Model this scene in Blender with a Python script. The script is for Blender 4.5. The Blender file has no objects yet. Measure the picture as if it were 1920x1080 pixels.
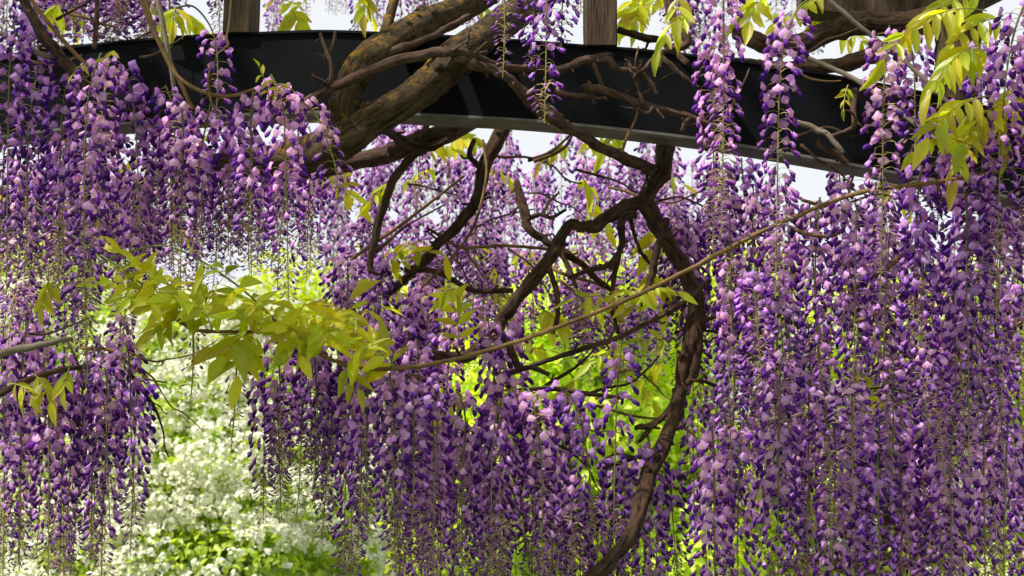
import bpy, math, random
import numpy as np
from mathutils import Vector, Matrix, Euler, Quaternion
from math import radians, sin, cos, pi

# ---------------------------------------------------------------- scene, camera, light
S = bpy.context.scene
C = S.collection
R = random.Random(11)
PITCH = radians(10); FPX = 1920*50/36; CAMZ = 1.6

cam_d = bpy.data.cameras.new('camera'); cam_d.lens = 50; cam_d.sensor_width = 36
cam_d.clip_start = .05; cam_d.clip_end = 500
cam_d.dof.use_dof = True; cam_d.dof.focus_distance = 2.75; cam_d.dof.aperture_fstop = 9.0
cam = bpy.data.objects.new('camera', cam_d); C.objects.link(cam)
cam.location = (0, 0, CAMZ); cam.rotation_euler = (radians(90)+PITCH, 0, 0); S.camera = cam

SUN_EL = radians(52); SUN_AZ = radians(-118)     # azimuth from +Y, negative = left; the sun stands high, left of and behind the camera
W = bpy.data.worlds.new('World'); S.world = W; W.use_nodes = True
nt = W.node_tree; bg = nt.nodes['Background']
sky = nt.nodes.new('ShaderNodeTexSky'); sky.sky_type = 'NISHITA'; sky.sun_disc = False
sky.sun_elevation = SUN_EL; sky.sun_rotation = SUN_AZ; sky.dust_density = 3; sky.air_density = 1.0
mx = nt.nodes.new('ShaderNodeMix'); mx.data_type = 'RGBA'; mx.inputs[0].default_value = .86
nt.links.new(sky.outputs[0], mx.inputs[6]); mx.inputs[7].default_value = (8.0, 8.15, 8.3, 1)   # thin bright cloud veil
nt.links.new(mx.outputs[2], bg.inputs[0]); bg.inputs[1].default_value = .1
sun_d = bpy.data.lights.new('sun', 'SUN'); sun_d.energy = 4.8; sun_d.angle = radians(1.5); sun_d.color = (1, .95, .86)
sun = bpy.data.objects.new('sun', sun_d); C.objects.link(sun)
sd = Vector((sin(SUN_AZ)*cos(SUN_EL), cos(SUN_AZ)*cos(SUN_EL), sin(SUN_EL)))
sun.rotation_euler = sd.to_track_quat('Z', 'Y').to_euler(); sun.location = sd*20
vs = S.view_settings; vs.view_transform = 'Standard'; vs.look = 'None'; vs.gamma = 1; vs.use_curve_mapping = False
vs.exposure = 0.34
S.cycles.max_bounces = 8; S.cycles.transparent_max_bounces = 8; S.cycles.diffuse_bounces = 4
S.cycles.use_denoising = True

# ---------------------------------------------------------------- helpers
def P(px, py, Y):
    dx = (px-960)/FPX; dy = (540-py)/FPX
    d = Vector((dx, cos(PITCH)-sin(PITCH)*dy, sin(PITCH)+cos(PITCH)*dy))
    return Vector((0, 0, CAMZ)) + d*(Y/d.y)
def mpp(Y): return Y/FPX                      # metres per photo pixel at distance Y

def tag(o, label=None, cat=None, group=None, kind=None):
    if label: o['label'] = label
    if cat: o['category'] = cat
    if group: o['group'] = group
    if kind: o['kind'] = kind
    return o
def empty(name, loc=(0, 0, 0)):
    o = bpy.data.objects.new(name, None); o.location = loc; o.empty_display_size = .02; C.objects.link(o); return o
def link(name, me, parent=None):
    o = bpy.data.objects.new(name, me); C.objects.link(o)
    if parent: o.parent = parent
    return o

class MB:
    def __init__(s): s.v = []; s.f = []; s.c = []
    def add(s, v, f, c=None):
        n = len(s.v); s.v += [tuple(x) for x in v]; s.f += [tuple(i+n for i in q) for q in f]
        s.c += list(c) if c is not None else [(1, 1, 1)]*len(v)
    def mesh(s, name, mat, smooth=True):
        me = bpy.data.meshes.new(name); me.from_pydata(s.v, [], s.f)
        a = me.color_attributes.new('Col', 'FLOAT_COLOR', 'POINT')
        cc = np.ones((len(s.v), 4), np.float32); cc[:, :3] = np.array(s.c, np.float32).reshape(-1, 3)
        a.data.foreach_set('color', cc.ravel())
        me.materials.append(mat)
        if smooth: me.polygons.foreach_set('use_smooth', [True]*len(me.polygons))
        me.update(); return me
    def build(s, name, mat, parent=None, smooth=True): return link(name, s.mesh(name, mat, smooth), parent)

def np_mesh(name, V, F, Col, mat, smooth=False):
    """V (n,3), F (m,k) all faces with k corners"""
    k = F.shape[1]; me = bpy.data.meshes.new(name)
    me.vertices.add(len(V)); me.vertices.foreach_set('co', V.astype(np.float32).ravel())
    me.loops.add(F.size); me.loops.foreach_set('vertex_index', F.astype(np.int32).ravel())
    me.polygons.add(len(F)); me.polygons.foreach_set('loop_start', np.arange(0, F.size, k, dtype=np.int32))
    me.update(calc_edges=True)
    a = me.color_attributes.new('Col', 'FLOAT_COLOR', 'POINT')
    cc = np.ones((len(V), 4), np.float32); cc[:, :3] = Col; a.data.foreach_set('color', cc.ravel())
    me.materials.append(mat)
    if smooth: me.polygons.foreach_set('use_smooth', [True]*len(F))
    return me

def catmull(pts, n=6):
    """pts: list of (Vector, radius) -> smooth list"""
    out = []; q = [pts[0]]+list(pts)+[pts[-1]]
    for i in range(1, len(q)-2):
        p0, p1, p2, p3 = [a[0] for a in q[i-1:i+3]]; r1, r2 = q[i][1], q[i+1][1]
        for k in range(n):
            t = k/n; t2 = t*t; t3 = t2*t
            out.append((.5*((2*p1)+(-p0+p2)*t+(2*p0-5*p1+4*p2-p3)*t2+(-p0+3*p1-3*p2+p3)*t3), r1+(r2-r1)*t))
    out.append(pts[-1]); return out

def tube(mb, pts, sides=8, col=None, rough=0, seed=0, cap=True):
    rr = random.Random(seed); n = len(pts); V = []; F = []; UV = []; sl = rr.uniform(0, 9)
    T = (pts[1][0]-pts[0][0]).normalized(); U = T.orthogonal().normalized()
    ph = [rr.uniform(0, 6.28) for _ in range(4)]
    for i, (p, r) in enumerate(pts):
        a = pts[max(0, i-1)][0]; b = pts[min(n-1, i+1)][0]; sl += (p-a).length
        T = (b-a).normalized(); U = (U-T*U.dot(T)).normalized(); Wv = T.cross(U)
        for k in range(sides):
            an = 2*pi*k/sides
            q = 1+rough*(.6*sin(2*an+ph[0]+i*.16)+.5*sin(3*an+ph[1]-i*.13)+.45*sin(7*an+ph[3]+i*.07)+.28*rr.uniform(-1, 1)+.2*sin(i*.5+ph[2]))
            UV.append((sl, r*cos(an), r*sin(an)))
            V.append(p+(U*cos(an)+Wv*sin(an))*r*q)
    for i in range(n-1):
        for k in range(sides):
            a = i*sides+k; b = i*sides+(k+1) % sides; F.append((a, b, b+sides, a+sides))
    if cap:
        F.append(tuple(range(sides))[::-1]); F.append(tuple((n-1)*sides+k for k in range(sides)))
    c = UV if col is None else [col]*len(V) if isinstance(col[0], (int, float)) else [col[min(i, len(col)-1)] for i in range(n) for _ in range(sides)]
    mb.add(V, F, c)

def box(mb, x0, x1, y0, y1, z0, z1):
    v = [(x, y, z) for x in (x0, x1) for y in (y0, y1) for z in (z0, z1)]
    mb.add(v, [(0, 1, 3, 2), (4, 6, 7, 5), (0, 4, 5, 1), (2, 3, 7, 6), (0, 2, 6, 4), (1, 5, 7, 3)])

# ---------------------------------------------------------------- materials
def newmat(name):
    m = bpy.data.materials.new(name); m.use_nodes = True; t = m.node_tree
    for n in list(t.nodes): t.nodes.remove(n)
    return m, t, t.nodes.new('ShaderNodeOutputMaterial')
def N(t, typ, **k):
    n = t.nodes.new(typ)
    for a, b in k.items(): setattr(n, a, b)
    return n

def leafy(name, trans=.4, rough=.5, hue=.015, val=.25, tsat=1.15, tgain=1.0, obj_rand=True, gloss=.04):
    """thin tissue: colour attribute, per-object variation, diffuse + translucent + a little sheen"""
    m, t, out = newmat(name); L = t.links
    at = N(t, 'ShaderNodeAttribute', attribute_name='Col'); oi = N(t, 'ShaderNodeObjectInfo')
    hs = N(t, 'ShaderNodeHueSaturation'); oc = N(t, 'ShaderNodeVectorMath', operation='MULTIPLY'); L.new(at.outputs['Color'], oc.inputs[0]); L.new(oi.outputs['Color'], oc.inputs[1]); L.new(oc.outputs[0], hs.inputs['Color'])
    if obj_rand:
        mr = N(t, 'ShaderNodeMapRange'); mr.inputs[3].default_value = .5-hue; mr.inputs[4].default_value = .5+hue
        L.new(oi.outputs['Random'], mr.inputs[0]); L.new(mr.outputs[0], hs.inputs['Hue'])
        m2 = N(t, 'ShaderNodeMath', operation='MULTIPLY'); m2.inputs[1].default_value = 7.31; L.new(oi.outputs['Random'], m2.inputs[0])
        m3 = N(t, 'ShaderNodeMath', operation='FRACT'); L.new(m2.outputs[0], m3.inputs[0])
        m4 = N(t, 'ShaderNodeMapRange'); m4.inputs[3].default_value = 1-val; m4.inputs[4].default_value = 1+val
        L.new(m3.outputs[0], m4.inputs[0]); L.new(m4.outputs[0], hs.inputs['Value'])
    nz = N(t, 'ShaderNodeTexNoise'); nz.inputs['Scale'].default_value = 260; nz.inputs['Detail'].default_value = 2
    tc = N(t, 'ShaderNodeTexCoord'); L.new(tc.outputs['Object'], nz.inputs['Vector'])
    mm = N(t, 'ShaderNodeMapRange'); mm.inputs[3].default_value = .82; mm.inputs[4].default_value = 1.18; L.new(nz.outputs[0], mm.inputs[0])
    mul = N(t, 'ShaderNodeVectorMath', operation='SCALE'); L.new(hs.outputs[0], mul.inputs[0]); L.new(mm.outputs[0], mul.inputs['Scale'])
    df = N(t, 'ShaderNodeBsdfDiffuse'); L.new(mul.outputs[0], df.inputs[0])
    h2 = N(t, 'ShaderNodeHueSaturation'); h2.inputs['Saturation'].default_value = tsat; h2.inputs['Value'].default_value = tgain
    L.new(mul.outputs[0], h2.inputs['Color'])
    tr = N(t, 'ShaderNodeBsdfTranslucent'); L.new(h2.outputs[0], tr.inputs[0])
    a = N(t, 'ShaderNodeMixShader'); a.inputs[0].default_value = trans; L.new(df.outputs[0], a.inputs[1]); L.new(tr.outputs[0], a.inputs[2])
    g = N(t, 'ShaderNodeBsdfGlossy'); g.inputs['Roughness'].default_value = rough; g.inputs[0].default_value = (1, 1, 1, 1)
    b = N(t, 'ShaderNodeMixShader'); b.inputs[0].default_value = gloss; L.new(a.outputs[0], b.inputs[1]); L.new(g.outputs[0], b.inputs[2])
    L.new(b.outputs[0], out.inputs[0]); return m

def bark(name, c1, c2, c3=None, lichen=0, scale=1, bump=.6, wood=False):
    m, t, out = newmat(name); L = t.links
    p = N(t, 'ShaderNodeBsdfPrincipled'); p.inputs['Roughness'].default_value = .85
    try: p.inputs['Specular IOR Level'].default_value = .25
    except Exception: pass
    tc = N(t, 'ShaderNodeTexCoord'); mp = N(t, 'ShaderNodeMapping'); mp.inputs['Scale'].default_value = (.22, 1, 1)
    at = N(t, 'ShaderNodeAttribute', attribute_name='Col'); L.new(at.outputs['Vector'], mp.inputs[0])
    if wood: L.new(tc.outputs['Object'], mp.inputs[0]); mp.inputs['Scale'].default_value = (3, 3, .25)
    n1 = N(t, 'ShaderNodeTexNoise'); n1.inputs['Scale'].default_value = 75*scale; n1.inputs['Detail'].default_value = 8; n1.inputs['Roughness'].default_value = .7
    L.new(mp.outputs[0], n1.inputs[0])
    vo = N(t, 'ShaderNodeTexVoronoi'); vo.inputs['Scale'].default_value = 190*scale; vo.feature = 'DISTANCE_TO_EDGE'
    wa = N(t, 'ShaderNodeVectorMath', operation='MULTIPLY_ADD'); wa.inputs[1].default_value = (.02,)*3
    L.new(n1.outputs['Color'], wa.inputs[0]); L.new(mp.outputs[0], wa.inputs[2]); L.new(wa.outputs[0], vo.inputs[0])
    cr = N(t, 'ShaderNodeValToRGB'); cr.color_ramp.elements[0].position = .36; cr.color_ramp.elements[1].position = .64
    cr.color_ramp.elements[0].color = (*c1, 1); cr.color_ramp.elements[1].color = (*c2, 1)
    L.new(n1.outputs[0], cr.inputs[0]); last = cr.outputs[0]
    if lichen:
        n2 = N(t, 'ShaderNodeTexNoise'); n2.inputs['Scale'].default_value = 34; n2.inputs['Detail'].default_value = 9; n2.inputs['Roughness'].default_value = .75
        L.new(tc.outputs['Object'], n2.inputs[0])
        r2 = N(t, 'ShaderNodeMapRange'); r2.inputs[1].default_value = .60-lichen*.06; r2.inputs[2].default_value = .64-lichen*.06; L.new(n2.outputs[0], r2.inputs[0])
        ge = N(t, 'ShaderNodeNewGeometry'); sx = N(t, 'ShaderNodeSeparateXYZ'); L.new(ge.outputs['Normal'], sx.inputs[0])
        r3 = N(t, 'ShaderNodeMapRange'); r3.inputs[1].default_value = -.25; r3.inputs[2].default_value = .5; L.new(sx.outputs[2], r3.inputs[0])
        mu = N(t, 'ShaderNodeMath', operation='MULTIPLY'); L.new(r2.outputs[0], mu.inputs[0]); L.new(r3.outputs[0], mu.inputs[1])
        mix = N(t, 'ShaderNodeMix', data_type='RGBA'); L.new(mu.outputs[0], mix.inputs[0]); L.new(last, mix.inputs[6]); mix.inputs[7].default_value = (*(c3 or (.3, .2, .02)), 1)
        last = mix.outputs[2]
    L.new(last, p.inputs['Base Color'])
    ad = N(t, 'ShaderNodeMath', operation='ADD'); L.new(n1.outputs[0], ad.inputs[0])
    mv = N(t, 'ShaderNodeMath', operation='MULTIPLY'); mv.inputs[1].default_value = 1.2; L.new(vo.outputs['Distance'], mv.inputs[0]); L.new(mv.outputs[0], ad.inputs[1])
    bp = N(t, 'ShaderNodeBump'); bp.inputs['Strength'].default_value = bump; bp.inputs['Distance'].default_value = .006
    L.new(ad.outputs[0], bp.inputs['Height']); L.new(bp.outputs[0], p.inputs['Normal'])
    L.new(p.outputs[0], out.inputs[0]); return m

M_pet = leafy('petal', trans=.40, rough=.5, hue=.018, val=.28, tsat=1.22, tgain=1.5, gloss=.015)
M_petj = leafy('petal_joined', trans=.40, rough=.5, hue=.012, val=.2, tsat=1.22, tgain=1.5, gloss=.015)
M_stem = leafy('green_stem', trans=.1, hue=.01, val=.2)
M_leaf = leafy('young_leaf', trans=.5, rough=.4, hue=.03, val=.32, tsat=1.15, tgain=2.0, gloss=.025)
M_bush = leafy('bush_leaf', trans=.4, rough=.5, obj_rand=False, tgain=1.7, gloss=.04)
M_white = leafy('white_blossom', trans=.22, obj_rand=False, tgain=1.0, tsat=1, gloss=.02)
M_bark = bark('mossy_bark', (.016, .010, .005), (.22, .145, .075), (.42, .22, .015), lichen=1.1, scale=1.7, bump=1)
M_bark2 = bark('vine_bark', (.03, .017, .012), (.28, .165, .12), scale=1.8, bump=.9)
M_dark = bark('dark_vine_bark', (.012, .006, .004), (.22, .12, .07), scale=1.7, bump=1)
M_grey = bark('grey_cane', (.14, .11, .085), (.3, .25, .2), scale=2.5, bump=.4)
M_tan = bark('tan_cane', (.12, .065, .025), (.34, .21, .09), scale=1.8, bump=.5)
M_post = bark('weathered_wood', (.03, .02, .013), (.12, .078, .05), scale=.35, bump=.5, wood=True)

m, t, out = newmat('black_painted_steel'); L = t.links; M_beam = m
p = N(t, 'ShaderNodeBsdfPrincipled'); L.new(p.outputs[0], out.inputs[0])
n1 = N(t, 'ShaderNodeTexNoise'); n1.inputs['Scale'].default_value = 9; n1.inputs['Detail'].default_value = 8
tc = N(t, 'ShaderNodeTexCoord'); L.new(tc.outputs['Object'], n1.inputs[0])
cr = N(t, 'ShaderNodeValToRGB'); cr.color_ramp.elements[0].position = .3; cr.color_ramp.elements[0].color = (.002, .0025, .004, 1); cr.color_ramp.elements[1].position = .8; cr.color_ramp.elements[1].color = (.0055, .0065, .0095, 1)
L.new(n1.outputs[0], cr.inputs[0]); L.new(cr.outputs[0], p.inputs['Base Color']); p.inputs['Roughness'].default_value = .7
try: p.inputs['Specular IOR Level'].default_value = .10
except Exception: pass
n3 = N(t, 'ShaderNodeTexNoise'); n3.inputs['Scale'].default_value = 600; L.new(tc.outputs['Object'], n3.inputs[0])
bp = N(t, 'ShaderNodeBump'); bp.inputs['Strength'].default_value = .15; bp.inputs['Distance'].default_value = .001; L.new(n3.outputs[0], bp.inputs['Height']); L.new(bp.outputs[0], p.inputs['Normal'])
m, t, out = newmat('lit_steel_flange'); L = t.links; M_flange = m  # grey raised well above the black web to imitate light from below
p = N(t, 'ShaderNodeBsdfPrincipled'); L.new(p.outputs[0], out.inputs[0]); p.inputs['Roughness'].default_value = .45
n1 = N(t, 'ShaderNodeTexNoise'); n1.inputs['Scale'].default_value = 14; n1.inputs['Detail'].default_value = 8
tc = N(t, 'ShaderNodeTexCoord'); L.new(tc.outputs['Object'], n1.inputs[0])
cr = N(t, 'ShaderNodeValToRGB'); cr.color_ramp.elements[0].position = .35; cr.color_ramp.elements[0].color = (.07, .065, .065, 1); cr.color_ramp.elements[1].position = .65; cr.color_ramp.elements[1].color = (.20, .18, .17, 1)
L.new(n1.outputs[0], cr.inputs[0]); L.new(cr.outputs[0], p.inputs['Base Color'])

m, t, out = newmat('grass_ground'); L = t.links; M_ground = m
p = N(t, 'ShaderNodeBsdfPrincipled'); L.new(p.outputs[0], out.inputs[0]); p.inputs['Roughness'].default_value = .9
n1 = N(t, 'ShaderNodeTexNoise'); n1.inputs['Scale'].default_value = 3; n1.inputs['Detail'].default_value = 10
tc = N(t, 'ShaderNodeTexCoord'); L.new(tc.outputs['Object'], n1.inputs[0])
cr = N(t, 'ShaderNodeValToRGB'); cr.color_ramp.elements[0].color = (.05, .09, .015, 1); cr.color_ramp.elements[1].color = (.11, .15, .03, 1)
L.new(n1.outputs[0], cr.inputs[0]); L.new(cr.outputs[0], p.inputs['Base Color'])

# ---------------------------------------------------------------- ground
mb = MB(); n = 24; ext = 200
vv = [(-ext+2*ext*i/n, -ext+2*ext*j/n, 0) for j in range(n+1) for i in range(n+1)]
mb.add(vv, [(j*(n+1)+i, j*(n+1)+i+1, (j+1)*(n+1)+i+1, (j+1)*(n+1)+i) for j in range(n) for i in range(n)])
tag(mb.build('ground', M_ground), kind='structure')

# ---------------------------------------------------------------- steel arch beam
BY = 2.80
top_px = [(-260, 158), (-120, 128), (0, 104), (110, 90), (215, 78), (350, 67), (480, 61), (600, 57), (700, 60), (850, 67), (980, 75), (1090, 84), (1200, 92), (1310, 104), (1450, 122), (1580, 144), (1700, 166), (1810, 190), (1960, 228), (2160, 290)]
bot_px = [(-260, 318), (-120, 290), (0, 266), (110, 251), (215, 241), (350, 229), (480, 221), (600, 217), (700, 218), (850, 225), (980, 232), (1090, 242), (1200, 254), (1310, 268), (1450, 291), (1580, 314), (1700, 337), (1810, 360), (1960, 398), (2160, 460)]
def resamp(pts, n):
    s = catmull([(Vector((a, b, 0)), 0) for a, b in pts], 6)
    return [s[round(i*(len(s)-1)/(n-1))][0] for i in range(n)]
tp = [P(q.x, q.y, BY) for q in resamp(top_px, 80)]; bt = [P(q.x, q.y, BY) for q in resamp(bot_px, 80)]
beam = empty('steel_beam', (0, BY, 0)); tag(beam, 'black painted steel arch beam spanning the whole width of the pergola', 'beam')
def sweep(name, prof, mat, edge):
    """prof: list of (dy, dz) relative to the edge curve"""
    mb = MB(); V = []; k = len(prof)
    for q in edge:
        for dy, dz in prof: V.append((q.x, dy, q.z+dz))
    F = [(i*k+j, i*k+(j+1) % k, (i+1)*k+(j+1) % k, (i+1)*k+j) for i in range(len(edge)-1) for j in range(k)]
    F += [tuple(range(k))[::-1], tuple((len(edge)-1)*k+j for j in range(k))]
    mb.add(V, F); o = mb.build(name, mat, beam, smooth=False); return o
mb = MB(); V = []; th = .048
for a, b in zip(tp, bt):
    zt = a.z-.006; zb = b.z+.010
    V += [(a.x, 0, zb), (a.x, 0, zt), (a.x, th, zt), (a.x, th, zb)]
n = len(tp); F = [(i*4+j, i*4+(j+1) % 4, (i+1)*4+(j+1) % 4, (i+1)*4+j) for i in range(n-1) for j in range(4)]
F += [(3, 2, 1, 0), (n*4-4, n*4-3, n*4-2, n*4-1)]
mb.add(V, F); mb.build('web', M_beam, beam, smooth=False)
b2 = [Vector((a.x, 0, b.z)) for a, b in zip(tp, bt)]
sweep('top_flange', [(-.005, -.0055), (-.004, 0), (.053, 0), (.053, -.0055)], M_beam, tp)
sweep('bottom_flange', [(-.006, .004), (-.006, .0095), (.054, .0095), (.054, .004), (.050, 0), (-.002, 0)], M_flange, b2)

# wooden uprights standing on the beam
def post(x0, x1, ybot, name_label, y0=BY-.012, dep=.10, h=.5):
    a = P(x0, ybot, y0); b = P(x1, ybot, y0); mb = MB(); z = a.z
    prof = [(-.003, 0)]
    c = .003; w = b.x-a.x
    ring = [(c, 0), (w-c, 0), (w, c), (w, dep-c), (w-c, dep), (c, dep), (0, dep-c), (0, c)]
    V = []; rows = 14
    rr = random.Random(x0)
    for i in range(rows+1):
        for (u, v) in ring: V.append((u-w/2+rr.uniform(-.0006, .0006), v, h*i/rows))
    F = [(i*8+j, i*8+(j+1) % 8, (i+1)*8+(j+1) % 8, (i+1)*8+j) for i in range(rows) for j in range(8)]+[tuple(range(8))[::-1], tuple(rows*8+j for j in range(8))]
    mb.add(V, F); o = mb.build('wooden_post', M_post, None, smooth=False); o.location = ((a.x+b.x)/2, y0, z+.0005)
    tag(o, name_label, 'post', 'wooden posts standing on the steel beam'); return o
post(417, 470, 60, 'brown wooden post standing on the black beam, left of the thick mossy vine')
post(1098, 1158, 84, 'brown wooden post standing on the black beam, right of the thick mossy vine')

# ---------------------------------------------------------------- vine wood
def limb(name, pts, mat, label=None, cat='vine', parent=None, rough=.08, sides=10, n=7, group=None, seed=None, base=None):
    """pts: (px, py, Y, radius in photo px)"""
    sd_ = seed if seed is not None else int(pts[0][0]*7+pts[0][1])
    rr = random.Random(sd_)
    q = [(P(a, b, y), r*mpp(y)) for a, b, y, r in pts]
    q = catmull(q, n)
    q = [(p+Vector((rr.uniform(-1, 1), rr.uniform(-1, 1), rr.uniform(-1, 1)))*min(r*.10, .0009), r) for p, r in q]
    if rough > .05 and mat is not M_bark:
        a1, a2 = rr.uniform(0, 6), rr.uniform(0, 6); q = [(p, r*(1+.05*sin(i*.55+a1)+.03*sin(i*1.3+a2)+(.14 if rr.random() < .06 else 0))) for i, (p, r) in enumerate(q)]
        w1 = rr.uniform(0, 6); q = [(p+Vector((sin(i*.7+w1), cos(i*.9+w1), sin(i*.8+a1)))*min(r*.10, .0011), r) for i, (p, r) in enumerate(q)]
    o0 = base if base is not None else q[0][0].copy()
    mb = MB(); tube(mb, [(p-o0, r) for p, r in q], sides=sides, rough=rough, seed=sd_)
    # knots
    if rough > .05:
        for _ in range(max(1, len(q)//9)):
            i = rr.randrange(1, len(q)-1); p, r = q[i]
            d = Vector((rr.uniform(-1, 1), rr.uniform(-1, .2), rr.uniform(-1, 1))).normalized()
            tube(mb, [(p-o0+d*r*.5, r*.5), (p-o0+d*r*1.05, r*.42), (p-o0+d*r*1.25, r*.2)], sides=6, rough=.15, seed=sd_+i)
    if rough > .05 and mat.name in ('dark_vine_bark', 'vine_bark'):
        for _ in range(len(q)//10):
            i = rr.randrange(2, len(q)-1); p, r = q[i]; d = Vector((rr.uniform(-1, 1), rr.uniform(-.6, .3), rr.uniform(-1, .7))).normalized(); l = rr.uniform(.010, .035); w = Vector((rr.uniform(-1, 1), rr.uniform(-1, 1), rr.uniform(-1, 1)))*l*.25
            tr = min(r*.45, .0028); tube(mb, catmull([(p-o0, tr*1.2), (p-o0+d*l*.5+w, tr), (p-o0+d*l, tr*.8), (p-o0+d*l*1.15+w, tr*.9)], 3), sides=6, rough=.15, seed=sd_+i)
    o = mb.build(name, mat, parent)
    if parent is None:
        o.location = o0
        tag(o, label, cat, group)
    return o, o0

def twigs(o, o0, lst, mat, name='twig', **k):
    for pts in lst: limb(name, pts, mat, parent=o, base=o0, **k)

# thick mossy trunk with its two limbs
e = empty('wisteria_vine', P(640, 262, 2.68)); tag(e, 'thick lichen-covered wisteria trunk forking in front of the black beam', 'vine')
o0 = e.location.copy()
limb('trunk', [(330, 322, 2.98, 22), (450, 306, 2.9, 27), (560, 294, 2.8, 33), (640, 262, 2.68, 40), (700, 226, 2.66, 33), (765, 186, 2.66, 31), (822, 142, 2.68, 33), (858, 104, 2.72, 38), (905, 72, 2.80, 31), (960, 30, 2.95, 30), (1030, -20, 3.1, 29), (1120, -90, 3.3, 28)], M_bark, parent=e, base=o0, sides=20, rough=.07, n=12, seed=4)
limb('limb', [(640, 268, 2.70, 36), (647, 215, 2.67, 31), (655, 165, 2.66, 27), (684, 118, 2.68, 32), (735, 82, 2.73, 33), (800, 45, 2.84, 30), (862, 16, 2.96, 28), (930, -25, 3.1, 27), (1020, -90, 3.25, 26)], M_bark, parent=e, base=o0, sides=20, rough=.07, n=12, seed=5)
limb('side_branch', [(712, 95, 2.72, 20), (722, 62, 2.74, 13), (732, 25, 2.78, 10), (750, -30, 2.8, 9)], M_bark, parent=e, base=o0, sides=10, rough=.1, seed=6)
limb('side_branch', [(722, 100, 2.68, 9), (770, 84, 2.7, 8), (815, 66, 2.74, 7), (850, 45, 2.8, 6), (880, 30, 2.86, 5)], M_bark2, parent=e, base=o0, sides=8, seed=7)
limb('burl', [(838, 120, 2.64, 14), (862, 108, 2.62, 20), (880, 112, 2.63, 13)], M_bark, parent=e, base=o0, sides=12, rough=.25, seed=8)

# limb behind the beam, seen below it
o, o0 = limb('vine_branch', [(560, 330, 3.2, 14), (640, 308, 3.15, 17), (720, 290, 3.1, 17), (790, 262, 3.05, 20), (850, 244, 3.08, 19), (960, 180, 3.3, 18)], M_bark2, 'pale brown branch running just under the black beam beside the trunk', sides=12)
twigs(o, o0, [[(700, 236, 3.05, 5), (742, 256, 3.02, 9), (775, 276, 3.0, 11), (800, 278, 3.0, 9), (840, 262, 3.0, 6)], [(802, 232, 3.02, 6), (792, 262, 3.0, 8), (788, 280, 3.0, 9)]], M_dark)
o, o0 = limb('vine_branch', [(862, 236, 3.05, 8), (815, 262, 3.05, 9), (768, 298, 3.04, 9.5), (735, 345, 3.04, 9), (712, 410, 3.06, 8.5), (698, 470, 3.08, 7), (694, 510, 3.1, 5)], M_bark2, 'bare grey-brown branch curving down from the beam, left of the gnarled one')
o, o0 = limb('vine_branch', [(950, 225, 3.15, 15), (925, 275, 3.12, 14), (905, 320, 3.1, 13), (900, 360, 3.08, 12), (870, 412, 3.08, 11), (830, 450, 3.08, 10), (795, 490, 3.1, 9), (762, 520, 3.14, 8), (720, 560, 3.2, 5)], M_dark, 'gnarled dark branch descending leftwards from under the middle of the beam')
twigs(o, o0, [[(760, 505, 3.1, 7), (805, 506, 3.08, 5.5), (845, 522, 3.06, 5), (888, 544, 3.05, 5.5), (962, 545, 3.03, 5)], [(905, 318, 3.1, 7), (880, 290, 3.08, 5), (890, 262, 3.1, 4)], [(900, 352, 3.08, 6), (888, 376, 3.05, 7), (895, 392, 3.05, 4)]], M_dark)

# branch that crosses the beam and carries the dark fork
o, o0 = limb('vine_branch', [(572, 192, 2.66, 8), (612, 170, 2.62, 9), (662, 148, 2.60, 10), (722, 122, 2.59, 10.5), (790, 104, 2.59, 10), (836, 97, 2.60, 9.5), (872, 98, 2.61, 8.5), (905, 112, 2.63, 7.5), (948, 126, 2.66, 7.5), (1000, 128, 2.68, 8), (1045, 133, 2.7, 8), (1088, 116, 2.70, 8.5), (1120, 108, 2.69, 8), (1146, 104, 2.68, 6)], M_bark2, 'smooth reddish brown branch lying across the trunk and the face of the beam')
twigs(o, o0, [[(618, 158, 2.61, 5), (622, 128, 2.6, 4), (614, 100, 2.6, 4), (600, 62, 2.6, 2.5)], [(616, 160, 2.61, 5), (600, 150, 2.6, 4.5), (584, 141, 2.6, 4)], [(614, 104, 2.6, 4), (626, 82, 2.6, 4), (628, 58, 2.6, 2.5)],
              [(1112, 120, 2.68, 4.5), (1124, 148, 2.68, 4), (1134, 172, 2.69, 4)], [(1122, 116, 2.66, 6), (1140, 114, 2.65, 8), (1160, 130, 2.65, 6), (1185, 130, 2.65, 5.5), (1205, 138, 2.65, 5), (1222, 158, 2.65, 4.5), (1232, 178, 2.65, 3.5)],
              [(1206, 196, 2.66, 5), (1198, 165, 2.66, 4.5), (1188, 140, 2.65, 4), (1178, 116, 2.65, 3.5)], [(1190, 140, 2.65, 4), (1210, 126, 2.64, 3.5), (1222, 110, 2.64, 2.5)]], M_bark2, rough=.16)
o, o0 = limb('vine_branch', [(1040, 170, 2.7, 6), (1076, 180, 2.68, 6), (1108, 178, 2.67, 6.5), (1096, 163, 2.66, 6.5), (1140, 172, 2.66, 7.5), (1200, 194, 2.67, 7), (1250, 208, 2.68, 7), (1300, 222, 2.7, 6.5), (1380, 250, 2.72, 6)], M_bark2, 'thin grey brown twig angled down across the face of the beam')
twigs(o, o0, [[(1225, 200, 2.67, 3), (1212, 212, 2.66, 3.5), (1198, 206, 2.65, 2.5)], [(1292, 222, 2.68, 4), (1284, 232, 2.67, 5), (1278, 246, 2.67, 4)]], M_bark2, rough=.16)
o, o0 = limb('vine_branch', [(852, 104, 2.62, 10), (885, 118, 2.62, 12), (925, 132, 2.63, 10), (958, 150, 2.64, 10), (985, 178, 2.66, 12), (1005, 198, 2.67, 14), (1040, 222, 2.68, 13), (1080, 248, 2.72, 10), (1130, 278, 2.78, 11), (1175, 298, 2.84, 12), (1222, 318, 2.9, 13)], M_bark2, 'brown branch sloping down right in front of the beam to the dark hanging stem')

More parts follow.
